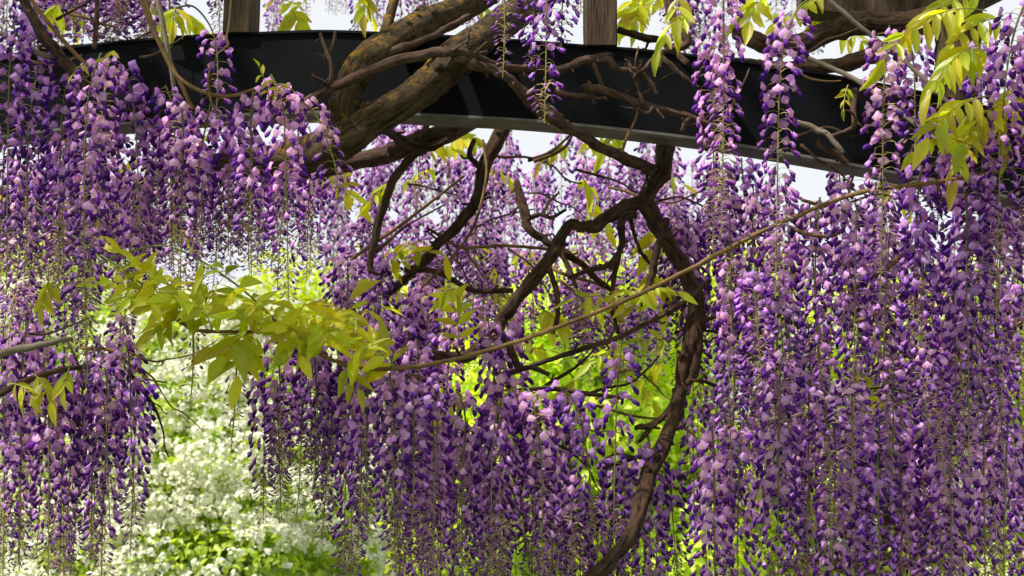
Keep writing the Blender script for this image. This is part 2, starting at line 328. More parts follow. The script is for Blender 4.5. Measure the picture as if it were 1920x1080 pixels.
e = empty('wisteria_vine', P(1210, 380, 2.95)); tag(e, 'dark wisteria stem hanging under the beam, forked and reaching the bottom edge', 'vine'); o0 = e.location.copy()
limb('upper_stem', [(1252, 250, 2.98, 17), (1246, 290, 2.94, 17), (1240, 325, 2.92, 18), (1222, 352, 2.93, 15), (1206, 382, 2.95, 18)], M_dark, parent=e, base=o0, sides=14, seed=21, rough=.1)
limb('limb', [(1196, 378, 2.95, 14), (1152, 398, 2.93, 12), (1118, 422, 2.92, 12), (1090, 425, 2.91, 10), (1064, 424, 2.90, 11), (1044, 462, 2.9, 12), (1018, 502, 2.9, 12.5), (982, 546, 2.9, 12.5), (948, 588, 2.9, 12), (932, 612, 2.9, 14), (905, 645, 2.92, 11), (872, 668, 2.95, 10), (820, 666, 3.0, 8), (785, 672, 3.05, 7)], M_dark, parent=e, base=o0, sides=14, n=8, seed=22, rough=.1)
limb('limb', [(1208, 375, 2.95, 18), (1232, 420, 2.94, 16), (1262, 470, 2.93, 15), (1290, 520, 2.92, 15), (1306, 570, 2.9, 16), (1300, 628, 2.9, 18), (1283, 690, 2.9, 14), (1274, 745, 2.9, 14), (1252, 815, 2.84, 14), (1218, 885, 2.76, 15), (1202, 945, 2.7, 15), (1188, 995, 2.66, 14), (1150, 1045, 2.62, 14), (1095, 1095, 2.58, 14), (1020, 1150, 2.54, 14)], M_dark, parent=e, base=o0, sides=16, n=9, seed=23, rough=.1)
for i, pts in enumerate([
    [(1306, 590, 2.9, 9), (1312, 640, 2.88, 8), (1302, 700, 2.88, 8), (1290, 718, 2.89, 6)],
    [(1250, 412, 2.88, 7), (1232, 470, 2.86, 7), (1218, 530, 2.86, 7), (1206, 575, 2.88, 6)],
    [(1190, 400, 2.92, 8), (1166, 412, 2.9, 8), (1165, 460, 2.9, 7), (1145, 495, 2.9, 6), (1105, 507, 2.92, 4.5), (1065, 522, 2.95, 3.5)],
    [(1160, 480, 2.9, 5), (1150, 530, 2.9, 5), (1148, 580, 2.9, 4.5), (1160, 625, 2.9, 4)],
    [(1028, 498, 2.89, 6), (1042, 540, 2.88, 5.5), (1046, 580, 2.88, 5), (1042, 615, 2.9, 4)],
    [(932, 612, 2.88, 9), (950, 640, 2.86, 7), (964, 670, 2.86, 7), (972, 694, 2.86, 7)],
    [(972, 690, 2.86, 4.5), (1000, 690, 2.87, 4.5), (1030, 702, 2.88, 3.5)],
    [(1266, 752, 2.9, 7), (1248, 776, 2.88, 6.5), (1222, 796, 2.88, 7), (1190, 802, 2.88, 5)],
    [(1222, 796, 2.88, 5), (1210, 815, 2.88, 5), (1198, 828, 2.88, 3)],
    [(1312, 604, 2.88, 6), (1330, 598, 2.86, 4), (1350, 592, 2.86, 3)],
    [(1180, 400, 2.93, 5), (1200, 470, 2.93, 4), (1226, 500, 2.93, 3)],
    [(1296, 712, 2.88, 4), (1320, 716, 2.86, 4), (1345, 724, 2.86, 3)],
    [(1262, 830, 2.9, 4.5), (1235, 842, 2.92, 4.5), (1190, 858, 2.96, 4), (1130, 878, 3, 3.5)],
]): limb('twig', pts, M_dark, parent=e, base=o0, sides=7, seed=300+i, rough=.14)

o, o0 = limb('vine_branch', [(968, 340, 3.1, 6), (982, 390, 3.08, 9), (990, 428, 3.06, 9), (1018, 448, 3.06, 8), (1050, 468, 3.06, 7), (1085, 490, 3.08, 6), (1125, 528, 3.1, 5), (1150, 548, 3.1, 4)], M_dark, 'crooked dark twig left of the hanging fork above its long limb', rough=.15)
twigs(o, o0, [[(988, 412, 3.06, 5), (1012, 402, 3.05, 4), (1034, 408, 3.05, 3.5), (1062, 392, 3.05, 2.5)], [(1018, 402, 3.05, 3.5), (1030, 378, 3.08, 3), (1048, 362, 3.1, 2.2)], [(1050, 468, 3.06, 5), (1070, 510, 3.05, 4), (1080, 540, 3.05, 3)]], M_dark, rough=.16)
limb('vine_branch', [(1330, 525, 2.86, 5), (1290, 560, 2.87, 5), (1220, 602, 2.88, 5), (1150, 636, 2.88, 5), (1060, 664, 2.9, 5), (980, 692, 2.92, 4.5), (925, 703, 2.95, 4)], M_bark2, 'straight dark grey cane running below and parallel to the tan runner')
limb('vine_branch', [(985, 733, 2.95, 5), (1040, 730, 2.95, 5), (1100, 738, 2.95, 4.5), (1170, 746, 2.95, 4)], M_bark2, 'thin brown twig in the green gap left of the hanging stem')
limb('vine_branch', [(830, 715, 2.92, 5), (760, 704, 2.92, 5), (700, 712, 2.95, 5), (620, 700, 3, 4)], M_dark, 'dark twig under the lowest dip of the tan runner')
limb('vine_branch', [(870, 466, 3.0, 3), (930, 461, 3.0, 3.4), (1000, 464, 3.0, 3.2), (1070, 473, 3.0, 3)], M_tan, 'thin level tan twig left of the hanging fork', rough=.03, sides=6)
limb('vine_branch', [(905, 262, 3.0, 3), (912, 330, 2.98, 3), (890, 420, 2.98, 3), (850, 480, 3.0, 3), (790, 540, 3.0, 2.5)], M_tan, 'thin reddish tendril swinging down beside the gnarled dark branch', rough=.03, sides=6)
limb('vine_branch', [(660, 485, 3.3, 3.5), (740, 430, 3.25, 3.5), (800, 385, 3.22, 3), (870, 330, 3.2, 2.5)], M_tan, 'pale tan twig slanting up behind the bare grey-brown branch', rough=.03, sides=6)

# canes in the upper left
limb('vine_branch', [(20, -60, 2.6, 9), (50, 10, 2.62, 10), (78, 62, 2.64, 11), (112, 105, 2.66, 11), (150, 145, 2.68, 10), (185, 180, 2.72, 9), (290, 225, 2.9, 9)], M_bark2, 'stout brown cane slanting across the upper left corner')
limb('vine_branch', [(30, -50, 2.56, 4), (66, 10, 2.56, 4.5), (112, 68, 2.58, 4.5), (165, 126, 2.6, 4)], M_tan, 'thin orange tan cane beside the stout brown cane, upper left corner', rough=.03, sides=7)
limb('vine_branch', [(0, 62, 2.64, 5), (50, 90, 2.65, 6), (95, 108, 2.66, 5)], M_grey, 'short pale cane meeting the stout cane at the upper left edge')
limb('vine_branch', [(186, -40, 2.75, 4.5), (181, 30, 2.75, 5), (178, 92, 2.75, 5)], M_bark2, 'upright brown cane in front of the far left of the beam')
limb('vine_branch', [(250, -60, 2.5, 4), (272, 20, 2.5, 4.5), (298, 78, 2.5, 4.5), (330, 140, 2.5, 4), (380, 172, 2.5, 4), (430, 180, 2.52, 3.5), (478, 167, 2.54, 3.5)], M_tan, 'long tan cane swooping down across the beam and curling right', rough=.03, sides=7)
limb('vine_branch', [(262, -40, 2.52, 4), (290, 60, 2.52, 4.5), (322, 122, 2.53, 4), (345, 170, 2.54, 4), (362, 205, 2.55, 4)], M_tan, 'orange tan cane running beside the swooping one and ending in flowers', rough=.03, sides=7)
limb('vine_branch', [(285, -40, 2.6, 5), (300, 20, 2.6, 5.5), (312, 80, 2.6, 5), (324, 150, 2.61, 4.5), (330, 205, 2.62, 4)], M_grey, 'straight silver-grey cane crossing the left part of the beam', rough=.03, sides=7)
limb('vine_branch', [(435, -20, 2.55, 2), (430, 40, 2.55, 2), (425, 70, 2.55, 2.5), (428, 84, 2.55, 2.5), (418, 92, 2.55, 2)], M_tan, 'curled dry tendril hanging in front of the left wooden post', rough=.03, sides=6)
limb('vine_branch', [(395, 122, 2.5, 2), (390, 150, 2.5, 2.6), (396, 190, 2.5, 2.6), (408, 215, 2.5, 2)], M_tan, 'short dry tendril hanging before the left part of the beam', rough=.03, sides=6)
# upper right wood
limb('vine_branch', [(1380, 60, 3.2, 14), (1440, 84, 3.15, 18), (1500, 82, 3.12, 20), (1560, 58, 3.1, 22), (1620, 44, 3.1, 24), (1700, 46, 3.1, 26), (1790, 20, 3.15, 26), (1900, -40, 3.3, 26)], M_dark, 'thick dark limb rising to the right above the right end of the beam', 'vine limb', sides=14)
limb('vine_branch', [(1310, 118, 3.0, 10), (1395, 122, 3.0, 14), (1455, 128, 3.0, 15), (1530, 126, 3.0, 15), (1600, 116, 3.0, 15), (1660, 92, 3.0, 14), (1720, 60, 3.05, 12)], M_dark, 'thick dark limb lying just above the right end of the beam', 'vine limb', sides=14)
limb('vine_branch', [(1800, 380, 3.1, 44), (1795, 280, 3.1, 42), (1792, 200, 3.1, 42), (1796, 120, 3.1, 40), (1800, 40, 3.1, 42), (1805, -60, 3.1, 44)], M_bark, 'stout upright furrowed trunk behind the beam near the right edge', 'vine trunk', sides=20, rough=.1)
b_ = empty('roof_beam', P(1600, 5, 3.4)); 
limb('vine_branch', [(1530, -20, 2.62, 4.5), (1580, 22, 2.62, 4.5), (1625, 60, 2.62, 4.5), (1700, 118, 2.62, 4.5), (1760, 175, 2.6, 4.5), (1830, 240, 2.58, 4)], M_grey, 'long straight pale cane slanting down over the upper right leaves', rough=.03, sides=7)
limb('vine_branch', [(1440, 88, 2.72, 4.5), (1500, 104, 2.7, 5), (1555, 126, 2.7, 5), (1605, 150, 2.68, 5), (1660, 190, 2.66, 5), (1740, 250, 2.62, 4), (1770, 268, 2.6, 4)], M_grey, 'pale cane sloping down right through the right-hand racemes', rough=.03, sides=7)
o, o0 = limb('vine_branch', [(1492, 228, 2.7, 5), (1530, 242, 2.7, 6.5), (1556, 256, 2.69, 6), (1580, 288, 2.69, 5)], M_grey, 'short pale bent twig on the right part of the beam face', rough=.1)
twigs(o, o0, [[(1530, 268, 2.72, 6), (1568, 290, 2.72, 6.5), (1590, 308, 2.72, 6)], [(1560, 256, 2.7, 4.5), (1590, 244, 2.7, 5), (1602, 235, 2.7, 5), (1600, 200, 2.7, 6), (1602, 168, 2.71, 6)]], M_bark2)
limb('vine_branch', [(1240, -40, 2.75, 9), (1262, 30, 2.74, 9), (1290, 80, 2.73, 8), (1240, 100, 2.74, 6), (1265, 130, 2.74, 6), (1300, 160, 2.75, 5)], M_bark2, 'knotted brown branch above the beam right of the right wooden post')
limb('vine_branch', [(1160, 55, 2.86, 7), (1200, 68, 2.85, 8), (1240, 78, 2.84, 7), (1290, 120, 2.78, 6)], M_dark, 'dark branch skimming the beam top right of the right wooden post')
limb('vine_branch', [(-20, 668, 2.72, 8), (30, 656, 2.72, 7.5), (70, 648, 2.72, 6.5), (105, 640, 2.73, 6), (135, 634, 2.74, 4)], M_grey, 'grey twig entering from the left edge above the lower left flowers', rough=.12)
limb('vine_branch', [(-20, 752, 2.73, 7), (30, 722, 2.73, 6), (70, 706, 2.73, 6), (130, 690, 2.74, 5), (165, 688, 2.75, 3.5)], M_dark, 'dark twig among the lower left flower clusters', rough=.12)
limb('vine_branch', [(1590, 548, 2.62, 4), (1650, 515, 2.6, 5), (1690, 480, 2.58, 5), (1725, 455, 2.58, 4)], M_tan, 'short tan cane slanting among the racemes of the right curtain', rough=.05, sides=7)
limb('vine_branch', [(1480, 425, 2.62, 3), (1520, 440, 2.6, 4), (1560, 442, 2.6, 4), (1580, 430, 2.6, 3)], M_tan, 'short reddish drooping twig just below the tan runner at right', rough=.05, sides=7)
limb('vine_branch', [(1405, 790, 2.7, 4), (1460, 785, 2.68, 5), (1505, 778, 2.68, 4)], M_grey, 'short pale twig deep in the lower right curtain', rough=.05, sides=7)
# fine tangled twigs
tw = random.Random(44)
def tangle(n, x0, x1, y0, y1, Y0, Y1, lab, grp, slope=.0, mats=(M_dark, M_bark2, M_tan)):
    for i in range(n):
        x = tw.uniform(x0, x1); y = tw.uniform(y0, y1); Y = tw.uniform(Y0, Y1); a = tw.uniform(-.9, .9)+slope; pts = []; r = tw.uniform(2.2, 4.2); m_ = tw.randint(4, 7)
        for k in range(m_):
            pts.append((x, y, Y, max(1.0, r*(1-k/m_*.7)))); st = tw.uniform(22, 52); a += tw.uniform(-.55, .55); x += cos(a)*st; y += sin(a)*st; Y += tw.uniform(-.03, .03)
        limb('vine_twig', pts, tw.choice(mats), lab, 'twig', group=grp, rough=.1, sides=6, n=4, seed=int(x*3+y*5))
tangle(16, 680, 1200, 270, 560, 3.1, 3.6, 'fine twig tangled among the distant racemes left of the hanging fork', 'fine twigs left of the fork')
tangle(10, 900, 1280, 600, 860, 2.95, 3.3, 'fine twig crossing the green gap beside the hanging stem', 'fine twigs in the green gap')
tangle(9, 1160, 1760, 70, 300, 2.68, 2.74, 'fine twig straggling over the right half of the beam face', 'fine twigs over the beam')
tangle(8, 0, 300, 0, 110, 2.7, 2.9, 'fine twig above the left end of the beam', 'fine twigs at the upper left')
tangle(9, 1330, 1900, 340, 760, 2.75, 3.1, 'fine twig inside the right curtain', 'fine twigs in the right curtain')
tangle(7, 0, 260, 610, 720, 2.72, 2.9, 'fine twig on top of the lower left clump', 'fine twigs over the lower left clump')
# dark sawn roof timber
mb = MB(); a = P(1505, 30, 3.45); b = P(1735, 38, 3.45); box(mb, -.16, .30, 0, .08, 0, .13)
bpy.data.objects.remove(b_)
o = mb.build('roof_timber', M_post, None, smooth=False); o.location = P(1620, 28, 3.45); o.rotation_euler = (0, radians(7), 0)
tag(o, 'dark sawn roof timber behind the thick limbs in the upper right', 'timber')

# ---------------------------------------------------------------- wisteria flowers
LIL = (.82, .53, .90); LILB = (.50, .175, .645); DARK = (.085, .009, .23); DARK2 = (.22, .035, .44)
CAL = (.42, .24, .34); PED = (.60, .50, .30); YEL = (.85, .62, .16); GRN = (.13, .16, .03); GRN2 = (.30, .30, .06)
def lerp(a, b, t): return tuple(x+(y-x)*t for x, y in zip(a, b))
def lobe(V, F, Cc, pts, ws, hs, c0, c1, nside=5):
    """closed boat-like petal along pts; ws half widths (y), hs half heights"""
    b = len(V); n = len(pts)
    for i, p in enumerate(pts):
        t = (Vector(pts[min(n-1, i+1)])-Vector(pts[max(0, i-1)])).normalized(); nn = Vector((0, 1, 0)).cross(t).normalized()
        for k in range(nside):
            a = 2*pi*k/nside+pi/2
            q = Vector(p)+Vector((0, 1, 0))*ws[i]*cos(a)+nn*hs[i]*sin(a)
            V.append(tuple(q)); Cc.append(lerp(c0, c1, i/(n-1)))
    for i in range(n-1):
        for k in range(nside): F.append((b+i*nside+k, b+i*nside+(k+1) % nside, b+(i+1)*nside+(k+1) % nside, b+(i+1)*nside+k))
def ped(V, F, Cc, rr, ln, ew=.0024, rise=None, thick=1.25):
    rise = rr.uniform(.003, .009) if rise is None else rise
    pts = [(0, 0, 0, .0006), (ln*.35, rr.uniform(-.002, .002), rise*.8, .00055), (ln*.75, rr.uniform(-.003, .003), rise*.7, .00055), (ln*.97, 0, -.001, .0009), (ln*1.03, 0, -.005, ew)]
    b = len(V)
    for i, (x, y, z, r) in enumerate(pts):
        for k in range(3):
            a = 2*pi*k/3
            if i < 3: V.append((x, y+r*thick*cos(a), z+r*thick*sin(a)))
            else: V.append((x+r*cos(a), y+r*sin(a), z))
            Cc.append(PED if i < 3 else CAL)
    for i in range(len(pts)-1):
        for k in range(3): F.append((b+i*3+k, b+i*3+(k+1) % 3, b+(i+1)*3+(k+1) % 3, b+(i+1)*3+k))
    return Vector((ln*1.03, 0, -.004))
def flower_data(kind, seed):
    rr = random.Random(seed*31+{'open': 1, 'half': 2, 'bud': 3}[kind]); V = []; F = []; Cc = []
    if kind == 'open':
        ln = rr.uniform(.024, .034); E = ped(V, F, Cc, rr, ln, .0032)
        w = rr.uniform(.0105, .0135); h = rr.uniform(.017, .0225); tilt = rr.uniform(-.35, .65); asym = rr.uniform(-.15, .15)
        prof = [.22, .70, 1.0, .88, .24]; nu = 4; b = len(V); refl = rr.uniform(.2, .65)
        for j, pw in enumerate(prof):
            v = j/(len(prof)-1)
            for i in range(nu+1):
                u = -1+2*i/nu
                y = u*w*pw; z = -.001+h*v*(1-.22*u*u)+.0009*rr.uniform(-1, 1)+asym*y*.3+(.0015 if (abs(u) < .1 and v < 1) else 0)
                x = .003+.006*v-.010*v*v-refl*.011*abs(u)**1.6*(.5+v)+.0024*(rr.uniform(-1, 1))
                q = Vector((x, y, z)); q.rotate(Euler((0, tilt, 0))); V.append(tuple(E+q))
                c = lerp(LIL, LILB, min(1, abs(u)*.35+rr.uniform(0, .25)+(.3 if v > .9 else 0)))
                if abs(u) < .1 and .2 < v < .55: c = lerp(c, YEL, .8 if v < .4 else .35)
                if abs(u) < .1 and v <= .2: c = lerp(c, (.8, .7, .8), .5)
                Cc.append(c)
        for j in range(len(prof)-1):
            for i in range(nu): a = b+j*(nu+1)+i; F.append((a, a+1, a+nu+2, a+nu+1))
        k = rr.uniform(.85, 1.15); s = rr.uniform(-.2, .2)
        for sg in ((-1, 1) if rr.random() < .5 else (1,)):
            off = .0022*sg if rr.random() < .8 else 0
            pts = [tuple(E+Vector((.002, off, -.001))), tuple(E+Vector((.007*k, off*1.6, -.005*k))), tuple(E+Vector(((.011+s*.01)*k, off*1.9, -.011*k))), tuple(E+Vector(((.011+s*.02)*k, off*1.6, -.0165*k)))]
            lobe(V, F, Cc, pts, [.0015, .0036, .0034, .0008], [.0015, .005, .0048, .0008], DARK2, DARK, 5)
    elif kind == 'half':
        ln = rr.uniform(.022, .032); E = ped(V, F, Cc, rr, ln, .003)
        L_ = rr.uniform(.015, .021); bx = rr.uniform(.004, .014); b = len(V)
        # hooded banner folded over the keel
        sk = rr.uniform(-.5, .5)
        for j, pw in enumerate((.35, .8, 1.15, .12)):
            v = j/3
            for i in range(5):
                u = -1+i/2; a = u*rr.uniform(1.15, 1.35)
                V.append(tuple(E+Vector((.0015+bx*v+.0048*pw*cos(a)-.004*abs(u)*v, .0058*pw*sin(a), -L_*v*(.72 if abs(u) < .3 else .95)+.002+.0012*rr.uniform(-1, 1)+sk*.003*u)))); Cc.append(lerp(LIL, LILB, min(1, .5*v+abs(u)*.3+.2)))
        for j in range(3):
            for i in range(4): a = b+j*5+i; F.append((a, a+1, a+6, a+5))
        pts = [tuple(E+Vector((0, 0, -.002))), tuple(E+Vector((bx*.5, 0, -.009))), tuple(E+Vector((bx*.9, 0, -L_*.8))), tuple(E+Vector((bx*1.1, 0, -L_*1.02)))]
        lobe(V, F, Cc, pts, [.0014, .0036, .0034, .0008], [.0014, .0042, .0040, .0008], DARK2, DARK, 5)
    else:
        ln = rr.uniform(.018, .026); E = ped(V, F, Cc, rr, ln, .0018, rr.uniform(.001, .004), 1.9)
        L_ = rr.uniform(.010, .014)
        sl = rr.uniform(.3, 1.1)
        pts = [tuple(E), tuple(E+Vector((L_*.3*sl, 0, -L_*.3))), tuple(E+Vector((L_*.75*sl, 0, -L_*.62))), tuple(E+Vector((L_*sl, 0, -L_*.8)))]
        lobe(V, F, Cc, pts, [.0011, .0024, .0022, .0004], [.0011, .0028, .0027, .0004], *((lerp(CAL, DARK2, .5), DARK2) if seed % 3 else ((.50, .42, .28), (.40, .22, .40))), 5)
    return V, F, Cc
KN = {'open': 14, 'half': 8, 'bud': 6}
FD = {k: [flower_data(k, i) for i in range(n)] for k, n in KN.items()}
FM = {}
for k, l in FD.items():
    FM[k] = []
    for i, (V, F, Cc) in enumerate(l):
        b = MB(); b.add(V, F, Cc); FM[k].append(b.mesh('flower_'+k, M_pet))
FDn = {k: [(np.array(V), F, np.array(Cc)) for V, F, Cc in l] for k, l in FD.items()}

def resample(pts, step):
    out = [pts[0]]; acc = 0
    for i in range(1, len(pts)):
        a, b = pts[i-1], pts[i]; d = (b-a).length; t = step-acc
        while t <= d: out.append(a+(b-a)*(t/d)); t += step
        acc = d-(t-step)
    return out

def layout(path, rr, full=1.0, start=.03, openf=.60, halff=.80, dens=1.0, thin=False):
    """positions on a raceme: (kind, variant, pos, yaw, tilt, scale)"""
    L = sum((path[i+1]-path[i]).length for i in range(len(path)-1)); step = .0046/dens
    pp = resample(path, step); n = len(pp); res = []; phi = rr.uniform(0, 6.28)
    for i in range(int(n*start), n):
        f = i/n; phi += 2.4+rr.uniform(-.35, .35)
        g = f+rr.uniform(-.05, .05)
        kind = 'open' if g < openf else ('half' if g < halff else 'bud')
        if kind == 'open' and rr.random() < .22: kind = 'half'
        if rr.random() < .05 and f < .8: continue
        if thin and abs((phi+pi/2+pi) % (2*pi)-pi) < .5 and rr.random() < .6: continue
        s = full*(1.12-.38*f if kind != 'bud' else max(.45, 1.08-(f-halff)/(1.001-halff)*.62))*rr.uniform(.9, 1.1)
        if f < .08: s *= .85
        res.append((kind, rr.randrange(KN[kind]), pp[i]+Vector((0, 0, rr.uniform(-.002, .002))), phi, rr.uniform(-.25, .22)-(.25 if kind == 'bud' else 0)+(.15 if f < .05 else 0), s))
        if kind == 'bud': res.append((kind, rr.randrange(KN[kind]), pp[i]+Vector((0, 0, .0015)), phi+pi+rr.uniform(-.5, .5), rr.uniform(-.5, .1), s*rr.uniform(.85, 1.05)))
    return res, L

def tone(rr):
    """age of a raceme: deep young, mid, or pale and fading"""
    k = rr.choice(((.72, .64, .80), (.85, .80, .90), (1, 1, 1), (1, 1, 1), (1.12, 1.12, 1.04), (1.2, 1.3, 1.08), (.95, .9, 1.08))); j = rr.uniform(.93, 1.07)
    return (k[0]*j, k[1]*j, k[2]*j, 1)
def stem_mesh(path, r0=.0023, r1=.0009, dark=.5):
    mb = MB(); q = path; n = len(q)
    tube(mb, [(p, r0+(r1-r0)*i/(n-1)) for i, p in enumerate(q)], sides=5, col=[lerp(lerp(GRN, (.05, .05, .02), dark), GRN2, (i/(n-1))**1.3) for i in range(n)], cap=False)
    return mb.mesh('stem', M_stem)

RGRP = 'purple wisteria flower clusters hanging from the pergola'
def near_raceme(px, label, seed, full=.90, openf=.52, halff=.74, dens=1.08, start=.03, group=RGRP, flowers=True):
    rr = random.Random(seed)
    pts = [P(a, b, y) for a, b, y in px]
    o = empty('flower_cluster', pts[0]); o0 = pts[0].copy()
    path = [p-o0 for p, _ in catmull([(p, 0) for p in pts], 6)]
    link('stem', stem_mesh(path, dark=rr.uniform(.1, .9)), o)
    res, L = layout(path, rr, full, start, openf, halff, dens, thin=True)
    buds = MB(); tn = tone(rr)
    for kind, vi, p, phi, tilt, s in res:
        if kind == 'bud':
            V, F, Cc = FDn['bud'][vi]; M = (Matrix.Translation(p) @ Euler((0, tilt, phi)).to_matrix().to_4x4() @ Matrix.Scale(s, 4)); A = np.array(M)
            buds.add(V @ A[:3, :3].T + A[:3, 3], F, Cc*rr.uniform(.75, 1.2)); continue
        f = bpy.data.objects.new('flower', FM[kind][vi]); C.objects.link(f); f.parent = o
        f.location = p; f.rotation_euler = (rr.uniform(-.35, .35), tilt, phi); f.scale = (s, s, s); f.color = tn
    if buds.v: tag(buds.build('buds', M_petj, o), kind='stuff')
    return tag(o, label, 'flower cluster', group)

# joined versions for the crowd behind
VAR = []
def make_variant(L, seed, **k):
    rr = random.Random(seed); sw = rr.uniform(-.03, .03)
    path = [Vector((sw*sin(3*t)*L, .3*sw*t*L, -L*t)) for t in [i/14 for i in range(15)]]
    sm = stem_mesh(path, r0=.0018)
    res, _ = layout(path, rr, .92, **k); mb = MB()
    for kind, vi, p, phi, tilt, s in res:
        V, F, Cc = FDn[kind][vi]; A = np.array(Matrix.Translation(p) @ Euler((rr.uniform(-.2, .2), tilt, phi)).to_matrix().to_4x4() @ Matrix.Scale(s, 4))
        mb.add(V @ A[:3, :3].T + A[:3, 3], F, np.clip(Cc*rr.uniform(.78, 1.2), 0, 1))
    VAR.append((L, sm, mb.mesh('blossoms', M_petj), k.get('openf', .6)))
for i, L in enumerate((.30, .38, .45, .45, .52, .52, .60, .60, .70, .80)):
    make_variant(L, 50+i, openf=R.uniform(.28, .56), halff=R.uniform(.5, .76), dens=R.uniform(.9, 1.1))
for i, L in enumerate((.40, .50, .62)):        # younger, mostly buds
    make_variant(L, 80+i, openf=.15, halff=.35, dens=.8)
NFAR = [0]
def far_raceme(x, y0, y1, Y, label, rr, group=RGRP, buddy=False):
    a = P(x, y0, Y); b = P(x, y1, Y); L = max(.12, a.z-b.z)
    pool = VAR[10:] if buddy else VAR[:10]
    cand = sorted(pool, key=lambda v: abs(v[0]-L)+rr.uniform(0, .12)); v = cand[0]
    o = empty('flower_cluster', a); o.rotation_euler = (rr.uniform(-.07, .07), rr.uniform(-.07, .07), rr.uniform(0, 6.28))
    k = L/v[0]; w = rr.uniform(.85, 1.1)*(k**.35); o.scale = (w, w, k)
    link('stem', v[1], o); b_ = tag(link('blossoms', v[2], o), kind='stuff'); b_.color = tone(rr); NFAR[0] += 1
    return tag(o, label, 'flower cluster', group)

